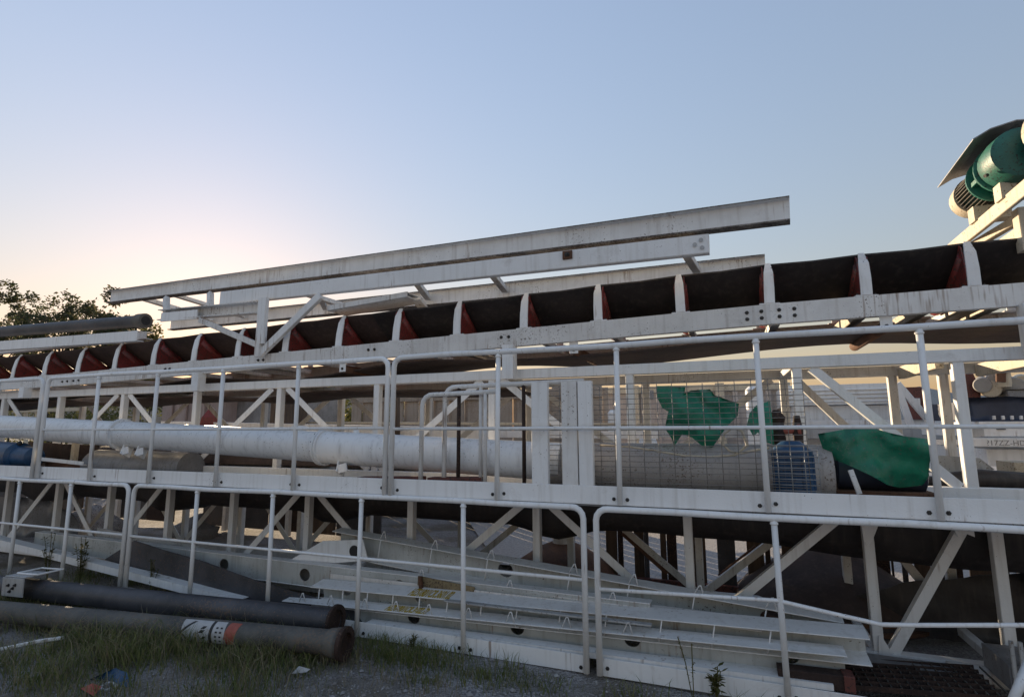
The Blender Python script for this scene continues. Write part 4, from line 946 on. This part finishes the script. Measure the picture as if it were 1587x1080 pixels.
a = U(-80, 940, 2.87); b_ = U(535, 997, 3.36)
P2, d2, L2 = gpipe('brownish steel pipe with a torn warning sticker lying in the grass', a, b_, .082, 'brown_pipe')
lathe('flange', [(L2 - .02, .08), (L2 - .02, .112), (L2 + .01, .112), (L2 + .01, .073), (L2 - .24, .071)], a, d2, 'dark_rust', P2, 24)
lathe('collar', [(L2 - .13, .083), (L2 - .12, .09), (L2 - .05, .1), (L2 - .03, .085)], a, d2, 'brown_pipe', P2, 24)
# sticker: partial shells round the pipe
def wrap(name, s0_, s1_, mat, t0, t1, rr, parent, slant=0):
    _, s, u = frame(d2); v = []; f = []; n_ = 14
    for k, sx_ in enumerate((s0_, s1_)):
        for j in range(n_ + 1):
            an = t0 + (t1 - t0) * j / n_
            v.append(a + d2 * (sx_ + slant * (j / n_ - .5)) + (s * math.cos(an) + u * math.sin(an)) * rr)
    for j in range(n_): f.append((j, n_ + 1 + j, n_ + 2 + j, j + 1))
    return raw(name, v, f, mat, parent, None, True)
def sx(px): return (U(px, 980, 3.14).x - a.x) / d2.x
tt = (R(-40), R(75))
wrap('sticker', sx(284), sx(342), 'paper', *tt, .0835, P2, -.03)
wrap('sticker_band', sx(342), sx(357), 'orange_ink', *tt, .0835, P2, .03)
wrap('sticker_line', sx(321), sx(325), 'black_ink', *tt, .0842, P2, .0)
wrap('sticker_line', sx(287), sx(291), 'black_ink', R(-10), R(65), .0842, P2, .12)
wrap('sticker_line', sx(288), sx(292), 'black_ink', R(-40), R(0), .0842, P2, -.06)
for q, (t0, t1) in enumerate(((10, 24), (28, 42), (-20, -5))): wrap('sticker_mark', sx(308 + q * 2), sx(314 + q), 'black_ink', R(t0), R(t1), .0842, P2, .02)
for q in range(4):
    for k in range(2): wrap('sticker_mark', sx(329 + k * 6), sx(332 + k * 6), 'black_ink', R(-25 + q * 20), R(-17 + q * 20), .0842, P2)
# litter
WS = thing('white_stick', G(40, 1000), 'white broken stick lying in the grass at lower left', 'stick')
bar('stick', [G(-20, 1010, .04), G(60, 993, .08), G(97, 988, .09)], p_box(.03, .022), 'white_worn', WS)
CR = tag(sheet('crumpled_bag', [(q.x, q.z) for q in [Vector((-3.95, 0, .0)), Vector((-3.8, 0, .07)), Vector((-3.68, 0, .06)), Vector((-3.6, 0, .0))]], 'blue_paint', None, .03, folds(2.55, .12, 50)), 'crumpled blue plastic bag on the ground near the bottom left corner', 'litter')
def ring(label, c, r, rr, mat):
    pts = [c + Vector((r * math.cos(i * math.pi / 8), r * .8 * math.sin(i * math.pi / 8), .012 + .006 * math.sin(i * 1.3))) for i in range(16)]
    return tag(tube('wire_loop', pts, rr, mat, None, 8), label, 'litter')
ring('white plastic loop lying on the ground at lower left', G(168, 1066), .05, .007, 'paper')
tag(raw('litter_scrap', [G(135, 1072) + Vector(p) for p in ((0, 0, .01), (.1, .02, .04), (.14, -.05, .02), (.03, -.06, .05), (.07, -.02, .07))], [(0, 1, 4), (1, 2, 4), (2, 3, 4), (3, 0, 4), (0, 3, 2, 1)], 'orange_ink'), 'scrap of red litter beside the white loop', 'litter')
tag(raw('paper_scrap', [G(452, 1046) + Vector(p) for p in ((0, 0, .01), (.09, .03, .02), (.1, .06, .03), (.02, .04, .045), (.05, .03, .05))], [(0, 1, 4), (1, 2, 4), (2, 3, 4), (3, 0, 4), (0, 3, 2, 1)], 'paper'), 'pale scrap of paper on the gravel edge', 'litter')

# ================================================================== vegetation
def blades(name, pts, mat, hmin, hmax, wmin, wmax, lean, kind=True):
    v = []; f = []
    for x, y, s in pts:
        h_ = random.uniform(hmin, hmax) * s; w_ = random.uniform(wmin, wmax); an = random.uniform(0, 6.283); bn = random.uniform(0, 6.283)
        le = random.uniform(.2, 1) * lean * h_; z = gz(x, y) - .005
        dx, dy = math.cos(an) * w_ / 2, math.sin(an) * w_ / 2; lx, ly = math.cos(bn) * le, math.sin(bn) * le
        i = len(v)
        v += [(x - dx, y - dy, z), (x + dx, y + dy, z), (x + lx * .35 - dx * .8, y + ly * .35 - dy * .8, z + h_ * .55), (x + lx * .35 + dx * .8, y + ly * .35 + dy * .8, z + h_ * .55), (x + lx, y + ly, z + h_ * (1 - .25 * lean))]
        f += [(i, i + 1, i + 3, i + 2), (i + 2, i + 3, i + 4)]
    o = raw(name, v, f, mat, None, (0, 0, 0)); o['kind'] = 'stuff'; return o
GP = []; DP = []
def pxof(x, y, z=0):
    q = CM.transposed() @ (Vector((x, y, z)) - Vector((0, 0, EYE)))
    return 793.5 + q.x / -q.z * FPX, 540 - q.y / -q.z * FPX
random.seed(11)
cl = []
for _ in range(330):                     # grass clumps
    x = random.uniform(-7.5, -1.6); y = random.uniform(1.9, 3.75)
    k = noise.noise(Vector((x * .8, y * .8, 3)))
    if x < -3.6 and 2.55 < y < 3.5 and random.random() < .8: continue
    edge = -2.6 + (y - 2.6) * .1
    if x > edge + random.uniform(-.5, .3): continue
    if y < 2.75 and x > -3.6 and random.random() < .8: continue
    if y < 2.5 and random.random() < .55: continue
    if k < -.25: continue
    cl.append((x, y, random.uniform(.7, 1.3)))
for x, y, s in cl:
    for _ in range(105): GP.append((random.gauss(x, .11), random.gauss(y, .09), s))
    for _ in range(90): GP.append((random.gauss(x, .2), random.gauss(y, .16), s * .4))
    for _ in range(38): DP.append((random.gauss(x, .15), random.gauss(y, .12), s))
for _ in range(75):                      # sparse grass along the toe board and behind it
    x = random.uniform(-7, .6); y = random.uniform(3.45, 3.72) if random.random() < .6 else random.uniform(4.0, 4.4)
    if x > -2.5 and random.random() < .35: continue
    for _ in range(60): GP.append((random.gauss(x, .1), random.gauss(y, .05), .8))
for x, y, s in ((-2.35, 3.55, 1.1), (-2.2, 3.5, 1), (-1.55, 3.45, .6), (-1.2, 3.5, .5), (-1.9, 3.3, .5)):
    for _ in range(200): GP.append((random.gauss(x, .13), random.gauss(y, .07), s))
for q_ in ((150, 1005), (185, 1000), (215, 1015), (240, 1000), (265, 1020), (200, 1035), (290, 1010), (160, 1030), (110, 1000), (390, 1030), (420, 1020), (60, 975)):
    c_ = G(*q_)
    for _ in range(150): GP.append((random.gauss(c_.x, .12), random.gauss(c_.y, .07), 1.45))
    for _ in range(40): DP.append((random.gauss(c_.x, .12), random.gauss(c_.y, .07), 1.4))
for _ in range(260):
    x = random.uniform(-6, -1.5); y = random.uniform(1.9, 3.5)
    for _ in range(12): DP.append((random.gauss(x, .08), random.gauss(y, .08), random.uniform(.3, .8)))
blades('grass', GP, 'grass', .06, .2, .003, .007, .9)
blades('dry_grass', DP, 'dry_grass', .06, .24, .002, .005, 1.0)
# gravel stones
sv_, sf = [], []
for _ in range(9000):
    x = random.uniform(-4.5, 1.2); y = random.uniform(2.3, 3.75)
    if x < -2.9 and random.random() < .7: continue
    s = random.uniform(.003, .011) * (1 + (random.random() < .04) * 1.3); z = gz(x, y); i = len(sv_)
    for dx, dy, dz in ((1, 0, 0), (-1, 0, 0), (0, 1, 0), (0, -1, 0), (0, 0, 1), (0, 0, -1)):
        sv_.append((x + s * dx * random.uniform(.6, 1.3), y + s * dy * random.uniform(.6, 1.3), z + s * .3 + s * dz * random.uniform(.5, .9)))
    for q in ((0, 2, 4), (2, 1, 4), (1, 3, 4), (3, 0, 4), (2, 0, 5), (1, 2, 5), (3, 1, 5), (0, 3, 5)): sf.append(tuple(i + k for k in q))
gvl = raw('gravel', sv_, sf, 'gravel', None, (0, 0, 0)); gvl['kind'] = 'stuff'
# taller weeds
def weed(label, base, h_, n_, lean=(0, 0), seed=0, mat='leaf_mid', ls=.05):
    rn = random.Random(seed); t = thing('weed_plant', base, label, 'weed', 'tall weeds growing at the railing')
    v, f = [], []; sv2 = []; sf2 = []
    for k in range(n_):
        an = rn.uniform(0, 6.28); sp = rn.uniform(.05, .25) * h_; hh = h_ * rn.uniform(.6, 1)
        tip = Vector(base) + Vector((math.cos(an) * sp + lean[0], math.sin(an) * sp * .5 + lean[1], hh))
        mid = Vector(base) * .5 + tip * .5 + Vector((0, 0, hh * .12))
        vv, ff = sweep([Vector(base), mid, tip], p_tube(.003, 4)); o_ = len(sv2); sv2 += vv; sf2 += [tuple(i + o_ for i in q) for q in ff]
        for j in range(16):
            tq = rn.uniform(.25, 1); p = (Vector(base).lerp(mid, tq * 2) if tq < .5 else mid.lerp(tip, tq * 2 - 1))
            a2 = rn.uniform(0, 6.28); d_ = Vector((math.cos(a2), math.sin(a2), rn.uniform(-.3, .6))).normalized(); s_ = d_.cross(Vector((0, 0, 1))).normalized()
            L_ = ls * rn.uniform(.5, 1.2); i = len(v)
            v += [p, p + d_ * L_ * .5 + s_ * L_ * .22, p + d_ * L_, p + d_ * L_ * .5 - s_ * L_ * .22]; f.append((i, i + 1, i + 2, i + 3))
    raw('stems', sv2, sf2, 'leaf_mid', t); raw('leaves', v, f, mat, t); return t
weed('bushy green weed growing through the lower guard rail at left', Vector((U(125, 880, 3.9).x, 3.9, 0)), .55, 9, seed=3, ls=.055)
weed('dark spiky weed in front of the lower channel at far left', Vector((U(75, 880, 3.95).x, 3.95, 0)), .5, 6, seed=5, mat='leaf_dark')
weed('drooping dry weed at the joint of the two left lower rails', Vector((U(235, 900, 3.9).x, 3.9, 0)), .38, 7, seed=8, mat='leaf_dark', ls=.035)
weed('small leafy weed hanging over the toe board at bottom centre right', Vector((U(1110, 1060, 3.68).x, 3.68, 0)), .2, 6, seed=9, ls=.05)
weed('thin bare weed stalk in front of the toe board at bottom centre right', Vector((U(1075, 1078, 3.6).x, 3.6, 0)), .42, 2, seed=12, ls=.02)
weed('small weed at the toe board below the stencilled channels', Vector((U(640, 995, 3.68).x, 3.68, 0)), .14, 5, seed=14, ls=.03)

def crown_pts(blobs, n_, rn):
    pts = []; W = [b[3] ** 2 for b in blobs]
    for _ in range(n_):
        x, y, z, r_ = rn.choices(blobs, W)[0]
        while True:
            q = Vector((rn.uniform(-1, 1), rn.uniform(-1, 1), rn.uniform(-1, 1)))
            if .35 < q.length < 1: break
        p = Vector((x, y, z)) + q * r_ * Vector((1, 1, .8)).length / 1.6
        if noise.noise(p * (1.1 / r_ ** .3)) > -.12: pts.append(p)
    return pts
def leaves_mesh(name, pts, size, mat, parent, rn):
    v, f = [], []
    for p in pts:
        d_ = Vector((rn.gauss(0, 1), rn.gauss(0, 1), rn.gauss(0, .7))).normalized(); s_ = d_.orthogonal().normalized()
        s_ = Matrix.Rotation(rn.uniform(0, 6.28), 3, d_) @ s_; L_ = size * rn.uniform(.6, 1.3); i = len(v)
        v += [p, p + d_ * L_ * .5 + s_ * L_ * .28, p + d_ * L_, p + d_ * L_ * .5 - s_ * L_ * .28]; f.append((i, i + 1, i + 2, i + 3))
    return raw(name, v, f, mat, parent)
def tree(label, x, y, h_, spread, seed, n_=7000, mat='leaf_dark', size=.2, name='tree'):
    rn = random.Random(seed); t = thing(name, (x, y, 0), label, 'tree', 'trees beyond the yard')
    base = Vector((x, y, 0)); top = base + Vector((rn.uniform(-.3, .3), 0, h_ * .62))
    sv2, sf2 = sweep([base, base.lerp(top, .5) + Vector((rn.uniform(-.2, .2), 0, 0)), top], p_tube(.16 * h_ / 7, 8), None, True, [1.2, .8, .4])
    blobs = []
    for k in range(17):
        an = rn.uniform(0, 6.28); rr = spread * rn.uniform(.2, 1); zz = h_ * rn.uniform(.38, .9); r_ = spread * rn.uniform(.28, .5)
        if rr > spread * .7: zz = min(zz, h_ * .75)
        c_ = base + Vector((math.cos(an) * rr, math.sin(an) * rr, zz)); blobs.append((*c_, r_))
        st = base.lerp(top, rn.uniform(.5, 1)); vv, ff = sweep([st, st.lerp(c_, .5) + Vector((0, 0, .15)), c_], p_tube(.05 * h_ / 7, 5), None, True, [1, .6, .25]); o_ = len(sv2); sv2 += vv; sf2 += [tuple(i + o_ for i in q) for q in ff]
    blobs.append((*(base + Vector((0, 0, h_ - spread * .35))), spread * .4))
    raw('trunk', sv2, sf2, 'bark', t, None, True)
    leaves_mesh('crown', crown_pts(blobs, n_, rn), size, mat, t, rn); return t
def tpos(px, Y): return U(px, 600, Y).x
YT = 20
def ht(px, py, Y): return U(px, py, Y).z
tree('dense dark tree at the left edge of the sky', tpos(-15, YT), YT, ht(0, 438, YT), 1.9, 1, 15000)
tree('loose feathery tree second from the left edge', tpos(82, YT), YT, ht(80, 455, YT), 2.2, 2, 13000)
tree('thin tree rising behind the left end of the slanted H-beam', tpos(165, YT), YT, ht(165, 446, YT), 1.5, 3, 10000)
tree('low tree glowing in the sun behind the roller tube', tpos(222, YT + 2), YT + 2, ht(225, 500, YT + 2), 1.7, 4, 9000, 'leaf_mid')
def bush(label, x, y, w_, h_, seed, n_=2500, mat='leaf_mid', size=.12, d_=.8):
    rn = random.Random(seed); t = thing('bush', (x, y, 0), label, 'bush', 'bushes behind the conveyors')
    blobs = [(x + rn.uniform(-w_, w_), y + rn.uniform(-d_, d_), h_ * rn.uniform(.3, .8), rn.uniform(.35, .6) * h_ * .6) for _ in range(int(5 + w_ * 3))]
    sv2, sf2 = [], []
    for b2 in blobs:
        vv, ff = sweep([Vector((x + (b2[0] - x) * .5, b2[1], 0)), Vector(b2[:3])], p_tube(.02, 5)); o_ = len(sv2); sv2 += vv; sf2 += [tuple(i + o_ for i in q) for q in ff]
    raw('stems', sv2, sf2, 'bark', t); leaves_mesh('foliage', crown_pts(blobs, n_, rn), size, mat, t, rn); return t
for i, (px, Y, wq, py, lab) in enumerate(((60, 13, 1.8, 596, 'olive bush behind the white barrier at far left'), (140, 13, 1.4, 594, 'olive bush between two posts left of the pink shed'), (205, 12.5, 1.2, 596, 'olive bush just left of the pink shed'),
        (505, 11.5, 1.2, 600, 'green bush behind the middle left diagonal of the upper truss'), (560, 12, 1.0, 606, 'yellow-green bush left of the beige fence'), (-30, 13, 1.5, 594, 'olive bush at the left edge under the belt'))):
    bush(lab, U(px, 640, Y).x, Y, wq, U(px, py, Y).z, 30 + i, 5200, 'leaf_mid', .1)
tag(bar('far_wall', [U(-200, 634, 30), U(760, 634, 30)], p_box(.2, 3.4), 'concrete'), 'low grey wall far behind the bushes', 'wall')
# far hill at right
hv = []; hf = []
for i in range(30):
    x = 20 + i * 10; hh = 9 + 7 * math.sin(i * .35) + 3 * noise.noise(Vector((i * .7, 0, 0)))
    hv += [(x, 230, -1), (x, 250, max(2, hh)), (x, 300, -1)]
for i in range(29): hf += [(i * 3, i * 3 + 3, i * 3 + 4, i * 3 + 1), (i * 3 + 1, i * 3 + 4, i * 3 + 5, i * 3 + 2)]
hl = raw('hills', hv, hf, 'concrete', None, None, True); hl['kind'] = 'structure'
